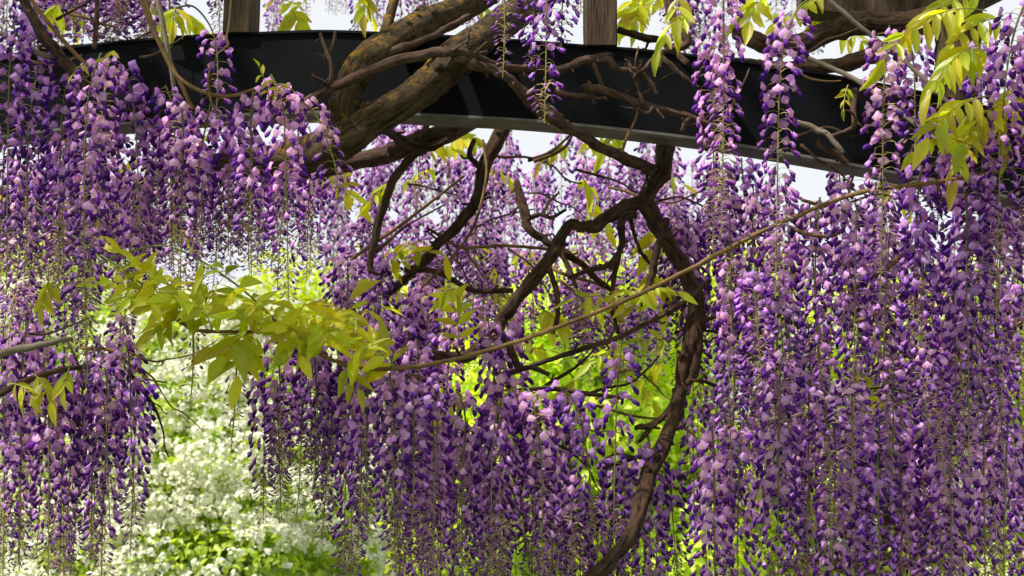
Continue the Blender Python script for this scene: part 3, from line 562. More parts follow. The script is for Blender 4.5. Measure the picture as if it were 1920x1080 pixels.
near = [
 # upper left
 ([(30, 60, 2.62), (18, 130, 2.6), (14, 350, 2.6), (12, 560, 2.6)], 'large raceme hanging right at the left edge in front of the end of the beam'),
 ([(62, 30, 2.7), (72, 110, 2.68), (52, 260, 2.68), (50, 500, 2.68)], 'raceme beside the leftmost one, its top at the short pale cane'),
 ([(190, 100, 2.52), (172, 150, 2.5), (160, 250, 2.5), (158, 480, 2.5), (164, 720, 2.5)], 'longest raceme of the upper left, thinning into buds beside the leafy shoot'),
 ([(205, 110, 2.58), (195, 180, 2.56), (187, 300, 2.56), (186, 480, 2.56)], 'raceme just right of the longest upper left one with pale open petals'),
 ([(215, 118, 2.6), (243, 165, 2.58), (255, 250, 2.58), (262, 440, 2.58)], 'raceme at the left end of the bare beam face under the small leaves'),
 ([(130, 130, 2.7), (118, 200, 2.7), (112, 340, 2.7), (110, 540, 2.7)], 'raceme between the longest upper left one and the left edge'),
 ([(310, 160, 2.6), (322, 200, 2.6), (330, 300, 2.6), (334, 470, 2.6)], 'raceme below the foot of the silver-grey cane'),
 ([(340, 190, 2.55), (343, 260, 2.55), (340, 400, 2.55), (338, 560, 2.55)], 'raceme hanging where the orange tan cane ends'),
 ([(330, 15, 2.58), (362, 12, 2.58), (392, 45, 2.58), (406, 90, 2.58), (408, 150, 2.58), (405, 245, 2.58)], 'short raceme hanging alone before the beam below the left wooden post'),
 ([(395, 195, 2.56), (385, 240, 2.56), (372, 330, 2.56), (368, 540, 2.56)], 'raceme under the curl of the swooping tan cane'),
 ([(475, 170, 2.5), (470, 230, 2.5), (470, 330, 2.5), (471, 520, 2.5)], 'raceme hanging from the tip of the swooping tan cane'),
 ([(508, 140, 2.5), (528, 185, 2.49), (535, 270, 2.49), (538, 400, 2.49), (541, 575, 2.49)], 'big pale raceme below the small bright green shoot, left of the trunk'),
 ([(560, 185, 2.5), (592, 215, 2.5), (612, 260, 2.5), (628, 310, 2.5), (636, 370, 2.5)], 'raceme slanting down right in front of the foot of the trunk'),
 ([(440, 210, 2.62), (432, 260, 2.62), (428, 370, 2.62), (428, 480, 2.62)], 'raceme half hidden behind the one at the tip of the swooping cane'),
 # over the middle
 ([(944, -90, 2.55), (946, -20, 2.53), (946, 60, 2.52), (943, 145, 2.52)], 'slender raceme with small pale buds hanging across the crossing of the two limbs'),
 ([(1035, -150, 2.52), (1026, -20, 2.5), (1024, 100, 2.5), (1021, 232, 2.5)], 'greenish tipped raceme hanging alone before the middle of the beam'),
 ([(1000, -160, 2.6), (1002, -60, 2.6), (1000, 50, 2.6), (996, 130, 2.6)], 'short raceme just left of the greenish tipped one'),
 ([(1062, -140, 2.62), (1056, -40, 2.6), (1052, 90, 2.6)], 'short raceme left of the right wooden post, ending at the beam top'),
 # upper right
 ([(1352, -120, 2.48), (1356, 0, 2.46), (1357, 160, 2.46), (1355, 300, 2.46), (1352, 440, 2.46)], 'long raceme crossing the beam, first on the right of the right wooden post'),
 ([(1330, 60, 2.55), (1337, 150, 2.54), (1338, 300, 2.54), (1337, 470, 2.54)], 'thin raceme close behind the first long one right of the right wooden post'),
 ([(1530, -8, 2.5), (1495, 18, 2.49), (1470, 90, 2.48), (1461, 180, 2.48), (1458, 330, 2.48), (1454, 560, 2.48)], 'long raceme arching down over the beam in line with the thick dark limbs'),
 ([(1668, 50, 2.48), (1662, 90, 2.47), (1656, 200, 2.47), (1655, 360, 2.47), (1650, 565, 2.47)], 'long raceme crossing the right end of the beam beside the drooping leaves'),
 ([(1935, -20, 2.44), (1908, 40, 2.43), (1888, 130, 2.43), (1878, 260, 2.43), (1872, 400, 2.43), (1868, 600, 2.43)], 'raceme with wide open petals at the right edge among the big leaves'),
 ([(1960, 40, 2.5), (1935, 120, 2.5), (1925, 260, 2.5), (1922, 520, 2.5)], 'raceme cut by the right edge beside the big leaves'),
 ([(1800, 320, 2.5), (1812, 380, 2.48), (1812, 560, 2.46), (1816, 700, 2.46), (1817, 900, 2.46)], 'large pale raceme in front of the right curtain, below the start of the tan runner'),
 ([(1600, 330, 2.6), (1588, 380, 2.6), (1580, 500, 2.6), (1578, 640, 2.6)], 'raceme hanging left of where the runner meets the right curtain'),
 ([(1730, 300, 2.55), (1722, 360, 2.55), (1715, 480, 2.55), (1712, 640, 2.55)], 'raceme under the right tip of the beam'),
 ([(1765, 190, 2.56), (1762, 240, 2.55), (1760, 330, 2.55), (1758, 440, 2.55)], 'raceme covering the last visible bit of the beam at the right'),
 ([(1800, 230, 2.6), (1795, 270, 2.6), (1792, 360, 2.6), (1790, 470, 2.6)], 'raceme right of the one covering the end of the beam'),
 ([(1700, 60, 2.66), (1712, 110, 2.65), (1716, 200, 2.64), (1716, 330, 2.64)], 'thin raceme over the beam just right of the long one on its right end'),
 ([(1850, 250, 2.52), (1842, 300, 2.5), (1840, 420, 2.5), (1838, 560, 2.5)], 'raceme between the big leaves and the right edge, hiding the beam'),
 # lower middle
 ([(988, 728, 2.7), (955, 735, 2.69), (932, 775, 2.68), (923, 850, 2.68), (921, 960, 2.68), (920, 1110, 2.68)], 'raceme on a strongly arched stalk in the lower middle'),
 ([(990, 728, 2.72), (1000, 760, 2.7), (1013, 840, 2.7), (1017, 950, 2.7), (1016, 1080, 2.7)], 'raceme hanging straight from the node in the green gap'),
 ([(995, 727, 2.74), (1050, 728, 2.74), (1082, 765, 2.74), (1100, 850, 2.74), (1112, 960, 2.74), (1120, 1050, 2.74)], 'raceme arching right from the node in the green gap'),
 ([(1165, 640, 2.74), (1158, 720, 2.73), (1153, 860, 2.73), (1150, 1055, 2.73)], 'airy raceme in the green gap just left of the dark hanging stem'),
 ([(855, 730, 2.72), (872, 780, 2.7), (868, 900, 2.7), (866, 1090, 2.7)], 'raceme left of the strongly arched one in the lower middle'),
 ([(800, 740, 2.68), (812, 800, 2.68), (813, 900, 2.68), (812, 1100, 2.68)], 'raceme under the dark twig below the runner'),
 ([(770, 700, 2.62), (775, 760, 2.6), (776, 860, 2.6), (772, 1010, 2.6)], 'raceme below the lowest dip of the tan runner'),
 ([(730, 700, 2.6), (738, 780, 2.6), (738, 920, 2.6), (742, 1080, 2.6)], 'raceme beneath the tips of the leafy shoot'),
 ([(690, 690, 2.66), (688, 760, 2.66), (687, 880, 2.66), (690, 1010, 2.66)], 'raceme under the middle of the leafy shoot'),
 ([(665, 640, 2.74), (660, 720, 2.74), (660, 860, 2.74), (658, 1120, 2.74)], 'raceme bordering the white flowering bush at the lower middle'),
 ([(585, 640, 2.78), (592, 700, 2.78), (592, 800, 2.78), (590, 955, 2.78)], 'bud-tipped raceme hanging before the bush below the leafy shoot'),
 ([(520, 630, 2.82), (524, 700, 2.82), (527, 780, 2.82), (528, 900, 2.82)], 'leftmost raceme of the lower middle curtain, against the white bush'),
 ([(1215, 820, 2.8), (1222, 880, 2.8), (1218, 1000, 2.8), (1218, 1150, 2.8)], 'raceme right beside the lowest bend of the dark stem'),
 ([(440, 640, 2.72), (443, 700, 2.72), (440, 760, 2.72), (433, 842, 2.72)], 'small dark budded raceme hanging alone before the white bush'),
 ([(362, 620, 2.7), (362, 690, 2.7), (356, 765, 2.7)], 'smallest budded raceme under the leafy shoot before the white bush'),
 # lower left
 ([(52, 600, 2.8), (40, 700, 2.78), (40, 850, 2.78), (36, 1070, 2.78)], 'lower left raceme second from the left edge'),
 ([(120, 650, 2.82), (118, 760, 2.8), (116, 900, 2.8), (112, 1075, 2.8)], 'lower left raceme with a long tip of pale buds'),
 ([(160, 690, 2.84), (172, 800, 2.84), (172, 940, 2.84), (170, 1060, 2.84)], 'lower left raceme nearest the bush among those reaching the bottom'),
 ([(238, 640, 2.86), (244, 700, 2.86), (246, 820, 2.86), (254, 965, 2.86)], 'rightmost raceme of the lower left clump with a tapering budded tip'),
 ([(190, 660, 2.8), (200, 720, 2.8), (200, 820, 2.8), (206, 980, 2.8)], 'lower left raceme behind the rightmost one'),
 ([(80, 680, 2.76), (90, 740, 2.76), (92, 900, 2.76), (90, 1100, 2.76)], 'lower left raceme below the brown young leaves'),
 ([(-5, 640, 2.76), (5, 700, 2.76), (8, 900, 2.76), (5, 1100, 2.76)], 'lower left raceme cut by the left edge'),
]
SP = {14: dict(openf=.0, halff=.35, full=.9, dens=.8), 15: dict(openf=.62, halff=.84, dens=.8), 12: dict(openf=.5, halff=.9, dens=.9), 8: dict(start=.36, openf=.7, halff=.97, dens=.8),
      41: dict(openf=.3, halff=.5), 42: dict(openf=.35, halff=.6), 44: dict(openf=0, halff=0.06, dens=.55, full=.95), 45: dict(openf=0, halff=.0, dens=.55, full=.8), 31: dict(start=.14), 33: dict(start=.16), 34: dict(dens=.62),
      20: dict(start=.10), 22: dict(start=.08)}
for i, (px, lab) in enumerate(near): near_raceme(px, lab, 900+i, **SP.get(i, {}))

# (see below for the joined distant mass)
# front layer of the two dense curtains (every flower an object of its own)
rr = random.Random(5)
def jit(a, b): return rr.uniform(a, b)
ZG = {}
ORD = ['leftmost', 'second from left', 'third from left', 'fourth from left', 'fifth from left', 'sixth from left', 'seventh from left', 'fifth from right', 'fourth from right', 'third from right', 'second from right', 'rightmost']
def ordl(tail, n):
    names = ORD[:7]+ORD[12-(n-7):] if n > 7 else ORD[:n]
    f = lambda x, i: names[i]+' '+tail
    f.mono = True; return f
def third(tail, a=1480, b=1700):
    return lambda x, i: tail+(', just right of the stem' if x < a else ', at its middle' if x < b else ', toward the right edge')
def zone(n, x0, x1, t0, t1, l0, l1, Y0, Y1, label, group, near_=False, buddy=0., ok=None, topf=None, yclamp=None):
    for i in range(n):
        for _ in range(30):
            x = x0+(x1-x0)*((i+(jit(.15, .85) if near_ or hasattr(label, 'mono') else jit(-.4, 1.4)))/n) ; x = min(max(x, x0), x1)
            y0 = jit(t0, t1)+(topf(x) if topf else 0)
            ln = jit(l0, l1); Y = jit(Y0, Y1); y1 = y0+ln
            if yclamp is not None: y1 = min(y1, yclamp(x)+jit(-40, 20))
            if y1-y0 < 60: continue
            if ok is None or ok(x, y0, y1): break
        else: continue
        if near_: near_raceme([(x+jit(-8, 8), y0, Y), (x, y0+.15*(y1-y0), Y), (x+jit(-7, 7), y0+.6*(y1-y0), Y), (x+jit(-12, 12), y1, Y)], label(x, i) if callable(label) else label, 5000+int(x*13+y0*7), group=group, dens=1.0, openf=jit(.36, .58), halff=jit(.56, .8))
        else: far_raceme(x, y0, y1, Y, label(x, i) if callable(label) else label, rr, group, buddy=(rr.random() < buddy))
zone(11, 1340, 1900, 330, 520, 330, 480, 2.55, 2.75, ordl('of the front racemes level with the runner in the right curtain', 11), 'front racemes of the right curtain', True)
zone(12, 1330, 1915, 640, 800, 420, 560, 2.5, 2.8, ordl('of the front racemes reaching the bottom edge, right curtain', 12), 'lower racemes of the right curtain', True)
zone(36, 1285, 1960, 300, 650, 350, 520, 2.85, 3.5, third('raceme inside the dense right curtain'), 'inner racemes of the right curtain')
zone(18, 1290, 1960, 700, 900, 380, 560, 2.85, 3.6, third('raceme low inside the right curtain'), 'deep lower racemes of the right curtain')
zone(12, 640, 960, 560, 720, 420, 560, 2.8, 3.4, lambda x, i: 'raceme inside the lower middle curtain, '+('at its left' if x < 745 else 'at its middle' if x < 860 else 'at its right'), 'inner racemes of the lower middle curtain')
zone(9, 780, 1080, 720, 900, 300, 480, 2.8, 3.3, ordl('of the racemes starting low under the green gap', 9), 'low racemes under the green gap')
zone(9, 1040, 1265, 850, 960, 240, 400, 3.05, 3.5, ordl('of the racemes low behind the hanging stem', 9), 'racemes low behind the hanging stem')
zone(8, 485, 650, 600, 770, 170, 290, 2.85, 3.2, ordl('of the racemes at the left margin of the lower middle curtain', 8), 'left margin racemes of the lower middle curtain')
zone(9, 640, 800, 470, 600, 200, 300, 3.1, 3.5, 'raceme behind the right end of the leafy shoot', 'racemes behind the leafy shoot')
zone(12, 0, 262, 565, 740, 300, 480, 2.9, 3.4, ordl('of the racemes deeper in the lower left clump', 12), 'inner racemes of the lower left clump')
zone(8, -10, 300, 200, 330, 300, 400, 2.75, 3.3, ordl('of the racemes behind the large upper left ones, under the beam', 8), 'upper left racemes behind the front row')
zone(11, 270, 610, 230, 340, 130, 260, 2.8, 3.4, ordl('of the racemes below the beam left of the trunk', 11), 'racemes left of the trunk against the sky')
zone(10, 590, 1290, 230, 330, 130, 260, 3.5, 4.8, ordl('of the small distant racemes under the middle of the beam', 10), 'distant racemes under the beam', ok=lambda x, a, b: not (1110 < x < 1215 and a < 400))
zone(6, 780, 1010, 370, 470, 110, 200, 3.5, 4.3, 'small distant raceme in the bunch left of the hanging fork', 'distant bunch left of the fork')
zone(4, 1010, 1260, 440, 520, 110, 170, 3.3, 4.0, 'raceme in the purple bunch crossed by the tan runner', 'bunch crossed by the runner')
zone(7, 750, 980, 540, 620, 120, 190, 3.3, 3.8, 'raceme behind the long limb and the clear compound leaf', 'racemes behind the long limb')
zone(8, -20, 420, -120, -30, 110, 200, 3.0, 3.8, ordl('of the racemes above the left part of the beam', 8), 'racemes above the left of the beam', ok=lambda x, a, b: not (330 < x < 400))
zone(8, 480, 900, -170, -60, 110, 180, 3.6, 4.4, ordl('of the small racemes above the middle of the beam', 8), 'racemes above the middle of the beam', buddy=.5)
zone(4, 1150, 1520, -150, -40, 130, 230, 3.2, 4.2, 'raceme above the beam right of the right wooden post', 'racemes above the right of the beam')
zone(4, 960, 1095, -160, -60, 120, 200, 3.1, 3.6, 'raceme above the beam left of the right wooden post', 'racemes above the beam by the post')
zone(8, 1240, 1420, 290, 430, 200, 330, 3.0, 3.5, ordl('of the racemes just right of the hanging stem, upper half', 8), 'left margin racemes of the right curtain')
zone(6, 1640, 1920, 60, 200, 200, 300, 2.8, 3.2, 'raceme behind the big leaves at the upper right', 'racemes behind the upper right leaves', ok=lambda x, a, b: not 1690 < x < 1830)
zone(6, 0, 140, 520, 570, 90, 160, 3.0, 3.4, 'short raceme in the bunch above the grey twig at the left edge', 'bunch above the left grey twig')
zone(12, 0, 620, 230, 320, 200, 320, 2.7, 3.1, ordl('of the dark-budded racemes trailing below the upper left clusters', 12), 'budded racemes trailing under the upper left clusters', buddy=1)
zone(8, 500, 900, 690, 820, 160, 270, 2.6, 2.8, ordl('of the young pale-budded racemes in the lower middle curtain', 8), 'budded racemes in the lower middle curtain', buddy=1)
zone(9, 1330, 1900, 500, 760, 240, 330, 2.48, 2.6, ordl('of the young pale-budded racemes before the right curtain', 9), 'budded racemes before the right curtain', buddy=1)
rr_ = random.Random(21)
def thin_variant(L, seed):
    q = random.Random(seed); path = [Vector((0, 0, -L*i/10)) for i in range(11)]; mb = MB()
    tube(mb, [(p, .0016-.0001*i) for i, p in enumerate(path)], sides=3, col=GRN, cap=False)
    res, _ = layout(path, q, 1.05, openf=q.uniform(.4, .6), halff=q.uniform(.62, .8), dens=.62)
    for kind, vi, p, phi, tilt, s_ in res:
        V, F, Cc = FDn[kind][vi]; A = np.array(Matrix.Translation(p) @ Euler((q.uniform(-.3, .3), tilt, phi)).to_matrix().to_4x4() @ Matrix.Scale(s_, 4))
        mb.add(V @ A[:3, :3].T+A[:3, 3], F, np.clip(Cc*q.uniform(.8, 1.2), 0, 1))
    return np.array(mb.v), mb.f, np.array(mb.c), L
TV = [thin_variant(L, 400+i) for i, L in enumerate((.32, .4, .5))]
mb = MB()
def dist(n, x0, x1, t0, t1, l0, l1, Y0, Y1, ok=None):
    for _ in range(n):
        x = rr_.uniform(x0, x1); y0 = rr_.uniform(t0, t1); Y = rr_.uniform(Y0, Y1); ln = rr_.uniform(l0, l1)
        if ok and not ok(x, y0, y0+ln): continue
        a = P(x, y0, Y); L_ = a.z-P(x, y0+ln, Y).z; V, F, Cc, L0 = min(TV, key=lambda v: abs(v[3]-L_)+rr_.uniform(0, .1)); k = L_/L0; an = rr_.uniform(0, 6.28)
        M = np.array([[cos(an), -sin(an), 0], [sin(an), cos(an), 0], [0, 0, k]]); mb.add(V @ M.T+np.array(a), F, Cc)
dist(60, 590, 1300, 215, 360, 110, 210, 4.9, 6.4, ok=lambda x, a, b: not (1115 < x < 1200))
dist(14, 420, 620, 230, 330, 90, 180, 4.9, 6.2)
dist(16, 780, 1260, 380, 520, 90, 160, 4.8, 5.8)
dist(30, 420, 1560, -120, -40, 110, 170, 4.9, 6.4, ok=lambda x, a, b: not (1640 < x < 1760))
dist(26, -20, 620, 290, 420, 100, 180, 4.0, 5.2)
dist(20, -20, 330, -140, -30, 120, 180, 4.2, 5.2)
dist(26, 600, 960, 400, 600, 110, 200, 4.0, 5.0)
dist(22, -20, 280, 270, 400, 150, 220, 3.3, 4.2)
dist(26, 1080, 1300, 290, 420, 90, 160, 4.4, 5.8)
dist(14, 60, 300, -60, 0, 110, 160, 3.2, 3.8)
dist(24, 640, 1060, 720, 900, 200, 300, 3.5, 4.2)
dist(24, 1300, 1920, 650, 920, 200, 300, 3.7, 4.4)
dist(16, 1010, 1265, 500, 590, 100, 170, 3.6, 4.4)
dist(12, 780, 980, 400, 500, 100, 170, 3.8, 4.6)
dist(16, 1330, 1920, 320, 760, 150, 240, 4.0, 5.2)
tag(mb.build('distant_flower_clusters', M_petj), 'small distant wisteria racemes massed behind the beam and the bare branches', 'flower clusters', kind='stuff')
print('far racemes', NFAR[0], 'objects', len(bpy.data.objects))

# ---------------------------------------------------------------- leaves
YG = (.54, .52, .02); YG2 = (.34, .44, .02); OL = (.30, .24, .04)
def leaflet_mesh(seed):
    rr = random.Random(seed); V = []; F = []; Cc = []; prof = [.05, .62, .95, 1.0, .82, .48, .12]; n = len(prof)
    curl = rr.uniform(-.08, .35); fold = rr.uniform(.1, .7); tw = rr.uniform(-.4, .4)
    for j, w in enumerate(prof):
        v = j/(n-1)
        for i, u in enumerate((-1, -.5, 0, .5, 1)):
            y = u*.165*w*(1+rr.uniform(-.05, .05)); z = abs(y)*fold-curl*v*v+rr.uniform(-.006, .006)
            a = tw*v; y, z = y*cos(a)-z*sin(a), y*sin(a)+z*cos(a)
            V.append((v, y, z)); Cc.append(lerp(YG, (.46, .46, .10), .45) if u == 0 else lerp(YG, YG2, rr.uniform(0, .5)))
    for j in range(n-1):
        for i in range(4): a = j*5+i; F.append((a, a+1, a+6, a+5))
    mb = MB(); mb.add(V, F, Cc); return mb.mesh('leaflet', M_leaf)
LM = [leaflet_mesh(i) for i in range(9)]
def compound(parent, o0, start, d, length, pairs, ll, droop, rr, up=Vector((0, -.3, 1)), name='leaf', fold=.5, sc_var=.3):
    """start: world position; a rachis curve with leaflets as children"""
    pts = [Vector(start)]; d = Vector(d).normalized(); n = 9
    for i in range(n):
        d = (d+Vector((0, 0, -droop/n*1.6))).normalized(); pts.append(pts[-1]+d*length/n)
    org = o0 if o0 is not None else pts[0]
    mb = MB(); tube(mb, [(p-org, .0013-.0008*i/n) for i, p in enumerate(pts)], sides=5, col=GRN2, cap=False)
    o = mb.build(name, M_stem, parent)
    if parent is None: o.location = org
    def lf(pos, dr, sc):
        dr = dr.normalized(); nrm = (up-dr*up.dot(dr)); nrm = nrm.normalized() if nrm.length > 1e-4 else dr.orthogonal()
        nrm.rotate(Quaternion(dr, rr.uniform(-.6, .6))); yv = nrm.cross(dr)
        M = Matrix((dr, yv, nrm)).transposed().to_4x4()
        l = link('leaflet', LM[rr.randrange(9)], o); l.location = pos-org; l.rotation_euler = M.to_euler(); l.scale = (sc, sc*rr.uniform(.85, 1.15), sc)
    for k in range(pairs):
        f = .22+.72*k/pairs; i = f*n; p = pts[int(i)].lerp(pts[int(i)+1], i % 1); T = (pts[int(i)+1]-pts[int(i)]).normalized()
        side = T.cross(up).normalized()
        for sg in (-1, 1):
            dr = side*sg*(1-fold*.5)+T*.55+Vector((0, 0, -droop*.9))+Vector((rr.uniform(-.3, .3), rr.uniform(-.3, .3), rr.uniform(-.35, .3)))
            lf(p, dr, ll*rr.uniform(.68, 1.15)*(1-.25*k/pairs if pairs > 3 else 1))
    lf(pts[-1], (pts[-1]-pts[-2]).normalized()+Vector((0, 0, -.3*droop)), ll*1.05)
    return o

# the runner: a long shoot with its leaves
run = [(1905, 316, 2.50, 2.9), (1840, 328, 2.50, 3.7), (1740, 344, 2.50, 4.1), (1660, 353, 2.50, 4.1), (1590, 367, 2.51, 4.1), (1500, 402, 2.52, 4.1), (1400, 448, 2.54, 4.1), (1290, 506, 2.56, 4.1), (1180, 560, 2.58, 4.1), (1090, 597, 2.6, 4.1), (1000, 630, 2.6, 4.1), (900, 662, 2.6, 4.1), (800, 684, 2.6, 4.1), (720, 692, 2.6, 4.1), (650, 684, 2.6, 3.9), (600, 664, 2.6, 3.9), (550, 638, 2.6, 3.7), (500, 622, 2.6, 3.7), (430, 622, 2.6, 3.4), (370, 619, 2.6, 3.3), (335, 602, 2.6, 3.0), (300, 570, 2.6, 2.5), (260, 535, 2.6, 2.0), (215, 500, 2.6, 1.6)]
q = catmull([(P(a, b, y), r*mpp(y)) for a, b, y, r in run], 6)
e = empty('leafy_runner', P(1840, 328, 2.5)); tag(e, 'long tan runner swinging from the right curtain to a tuft of yellow-green leaves', 'runner'); o0 = e.location.copy()
rr = random.Random(77); mb = MB(); cc = []
q = [(p+Vector((0, 0, rr.uniform(-.0009, .0009))), r*(1.38 if i_ % 9 == 4 else 1.0)) for i_, (p, r) in enumerate(q)]
mb = MB(); tube(mb, [(p-o0, r) for p, r in q], sides=8, rough=.06, seed=3); mb.build('runner_stem', M_tan, e)
def px_dir(a, b, Ya, Yb): return P(b[0], b[1], Yb)-P(a[0], a[1], Ya)
# (base px, tip px, depth change, pairs, leaflet px, droop)
LV = [((310, 580), (270, 500), -.05, 4, 58, .8), ((345, 605), (320, 540), -.16, 4, 62, .7), ((400, 622), (370, 560), -.16, 4, 64, .6), ((455, 624), (480, 560), -.1, 4, 60, .8), ((500, 624), (440, 575), -.12, 4, 60, .6), ((330, 600), (290, 620), -.04, 3, 52, .8), ((335, 602), (255, 480), .0, 5, 62, .9), ((340, 604), (300, 500), -.12, 5, 60, 1.0), ((320, 590), (240, 530), .06, 5, 64, .8), ((300, 570), (225, 520), -.05, 4, 60, 1.0),
      ((345, 606), (345, 500), .1, 5, 60, 1.1), ((352, 610), (385, 500), -.1, 5, 62, 1.0), ((370, 618), (410, 520), .05, 5, 60, 1.0), ((390, 620), (330, 530), -.14, 5, 64, .7),
      ((395, 622), (440, 530), -.1, 4, 66, .9), ((355, 612), (250, 545), .1, 5, 58, .8),
      ((470, 625), (425, 655), -.1, 3, 74, .7), ((475, 625), (450, 690), -.08, 3, 72, .8), ((480, 624), (410, 640), .05, 3, 66, .7),
      ((545, 636), (480, 560), -.05, 5, 58, 1.0), ((545, 636), (520, 570), .08, 4, 60, 1.1), ((548, 636), (570, 560), -.1, 4, 66, .9), ((540, 634), (470, 545), .05, 5, 54, 1.1),
      ((590, 660), (560, 585), -.08, 4, 66, .8), ((590, 660), (640, 570), 0, 4, 66, .9), ((600, 664), (610, 590), -.12, 4, 64, .8), ((632, 680), (660, 560), .04, 4, 62, 1.1), ((595, 662), (690, 560), .08, 5, 56, 1.3),
      ((650, 686), (700, 640), -.1, 4, 66, .6), ((740, 690), (660, 610), -.06, 5, 72, .5), ((745, 690), (700, 660), .04, 3, 62, .7), ((560, 640), (620, 620), -.1, 4, 62, .8), ((640, 684), (668, 720), -.03, 3, 46, .9),
      ((320, 590), (280, 560), -.1, 4, 56, 1.0), ((570, 646), (540, 600), -.12, 4, 60, .9), ((520, 630), (560, 655), -.06, 3, 60, 1.0)]
for a, b, dy, pr, lp, dp in LV:
    s = P(a[0], a[1], 2.6); t_ = P(b[0], b[1], 2.6+dy); d = t_-s
    compound(e, o0, s, d+Vector((0, 0, .30*dp*d.length)), d.length*1.15, pr, lp*1.0*mpp(2.6), dp*.48, rr, up=Vector((rr.uniform(-.3, .3), -.9, .7)))
# green side shoots running back up left into the flowers
for pts in ([(350, 612, 2.6, 2.5), (300, 562, 2.6, 2.5), (230, 505, 2.6, 2.2), (160, 460, 2.62, 2), (90, 405, 2.65, 2), (35, 360, 2.7, 2)], [(545, 636, 2.6, 3), (480, 565, 2.57, 2.6), (410, 510, 2.55, 2.4), (340, 470, 2.55, 2.2), (290, 461, 2.55, 2), (220, 480, 2.56, 1.8), (160, 510, 2.58, 1.5)]):
    q2 = catmull([(P(a, b, y)-o0, r*mpp(y)) for a, b, y, r in pts], 6); mb = MB(); tube(mb, q2, sides=6, col=(.15, .2, .03)); mb.build('green_shoot', M_stem, e)

def leaf_thing(base, tip, Y, Y2, pairs, lp, dp, label, group=None, up=None, fold=.5):
    s = P(base[0], base[1], Y); d = P(tip[0], tip[1], Y2)-s
    o = compound(None, None, s, d+Vector((0, 0, .3*dp*d.length)), d.length*1.1, pairs, lp*mpp(Y), dp*.8, rr, up=up or Vector((rr.uniform(-.3, .3), -.9, .7)), name='compound_leaf', fold=fold)
    return tag(o, label, 'leaf', group)
G1 = 'yellow-green compound leaves'
leaf_thing((866, 662), (846, 540), 2.86, 2.80, 4, 50, .05, 'flat compound leaf with paired leaflets standing clear in the centre', G1, Vector((.1, -1, .15)), fold=.1)
leaf_thing((850, 560), (838, 525), 2.8, 2.75, 2, 55, 1.1, 'drooping tuft of leaflets above the flat compound leaf', G1)
for (b, t_, Y, pr, lp, dp, lab) in [
  ((1215, 590), (1100, 520), 2.9, 5, 46, .8, 'yellow leaf above the tan runner, left of the hanging stem'),
  ((1225, 570), (1180, 530), 2.88, 4, 44, .8, 'small yellow leaf just above the middle of the runner'),
  ((1180, 560), (1255, 515), 2.86, 4, 46, .9, 'narrow-fingered yellow leaf touching the runner near the stem'),
  ((1075, 590), (1130, 560), 2.95, 3, 46, .9, 'short yellow leaf over the runner left of the others'),
  ((1290, 400), (1215, 445), 3.05, 3, 60, .7, 'yellow leaf in the crotch of the hanging fork'),
  ((1215, 500), (1240, 560), 3.05, 3, 58, .6, 'yellow leaf behind the right limb of the hanging fork'),
  ((1010, 580), (1050, 590), 2.95, 3, 52, 1.1, 'drooping leaf right of the long dark limb'),
  ((1260, 640), (1180, 628), 2.9, 2, 44, .5, 'small leaf between the runner and the grey cane'),
  ((1205, 690), (1160, 660), 3.0, 3, 36, .9, 'pale leaf under the grey cane near the stem'),
  ((985, 728), (950, 735), 2.9, 2, 44, .7, 'leaf at the node in the green gap'),
  ((900, 740), (825, 762), 2.8, 3, 44, .8, 'leaf poking out left of the arched raceme stalk'),
  ((745, 500), (790, 455), 3.1, 3, 42, .8, 'yellow leaf right of the bare curving branch'),
  ((720, 520), (752, 450), 3.12, 3, 40, .9, 'yellow leaf standing between the two bare branches'),
  # small fresh shoot before the beam
  ((505, 185), (492, 125), 2.47, 3, 26, .7, 'tiny bright green shoot tip over the big pale raceme'),
  ((510, 190), (528, 150), 2.47, 3, 24, .8, 'tiny bright green leaf right of the shoot tip over the big pale raceme'),
  ((190, 118), (205, 92), 2.5, 1, 34, .6, 'pair of small green leaflets at the left end of the bare beam'),
  ((160, 120), (138, 130), 2.5, 1, 28, .6, 'small green leaflets left of the bare beam top'),
  ((545, 20), (560, 32), 2.9, 3, 62, .8, 'splayed green leaf on the beam top right of the left post'),
  ((330, 12), (325, 30), 2.8, 3, 56, .9, 'yellow leaf above the beam, left of the left post'),
  ((110, 5), (95, 25), 2.9, 3, 50, .8, 'yellow leaf behind the orange cane at the upper left'),
  ((690, -20), (682, 15), 2.7, 3, 46, 1.2, 'narrow hanging leaf left of the small side branch of the trunk'),
  # right of the right post
  ((1295, 20), (1225, 68), 2.6, 3, 54, 1.1, 'drooping leaf before the beam right of the right wooden post'),
  ((1270, -10), (1270, 25), 2.6, 2, 50, 1.0, 'leaf just left of the first long raceme at the top'),
  ((1200, 0), (1190, 30), 3.0, 4, 52, .7, 'darker green leaf above the beam beside the right post'),
]: leaf_thing(b, t_, Y, Y-.03, pr, lp, dp, lab, G1)
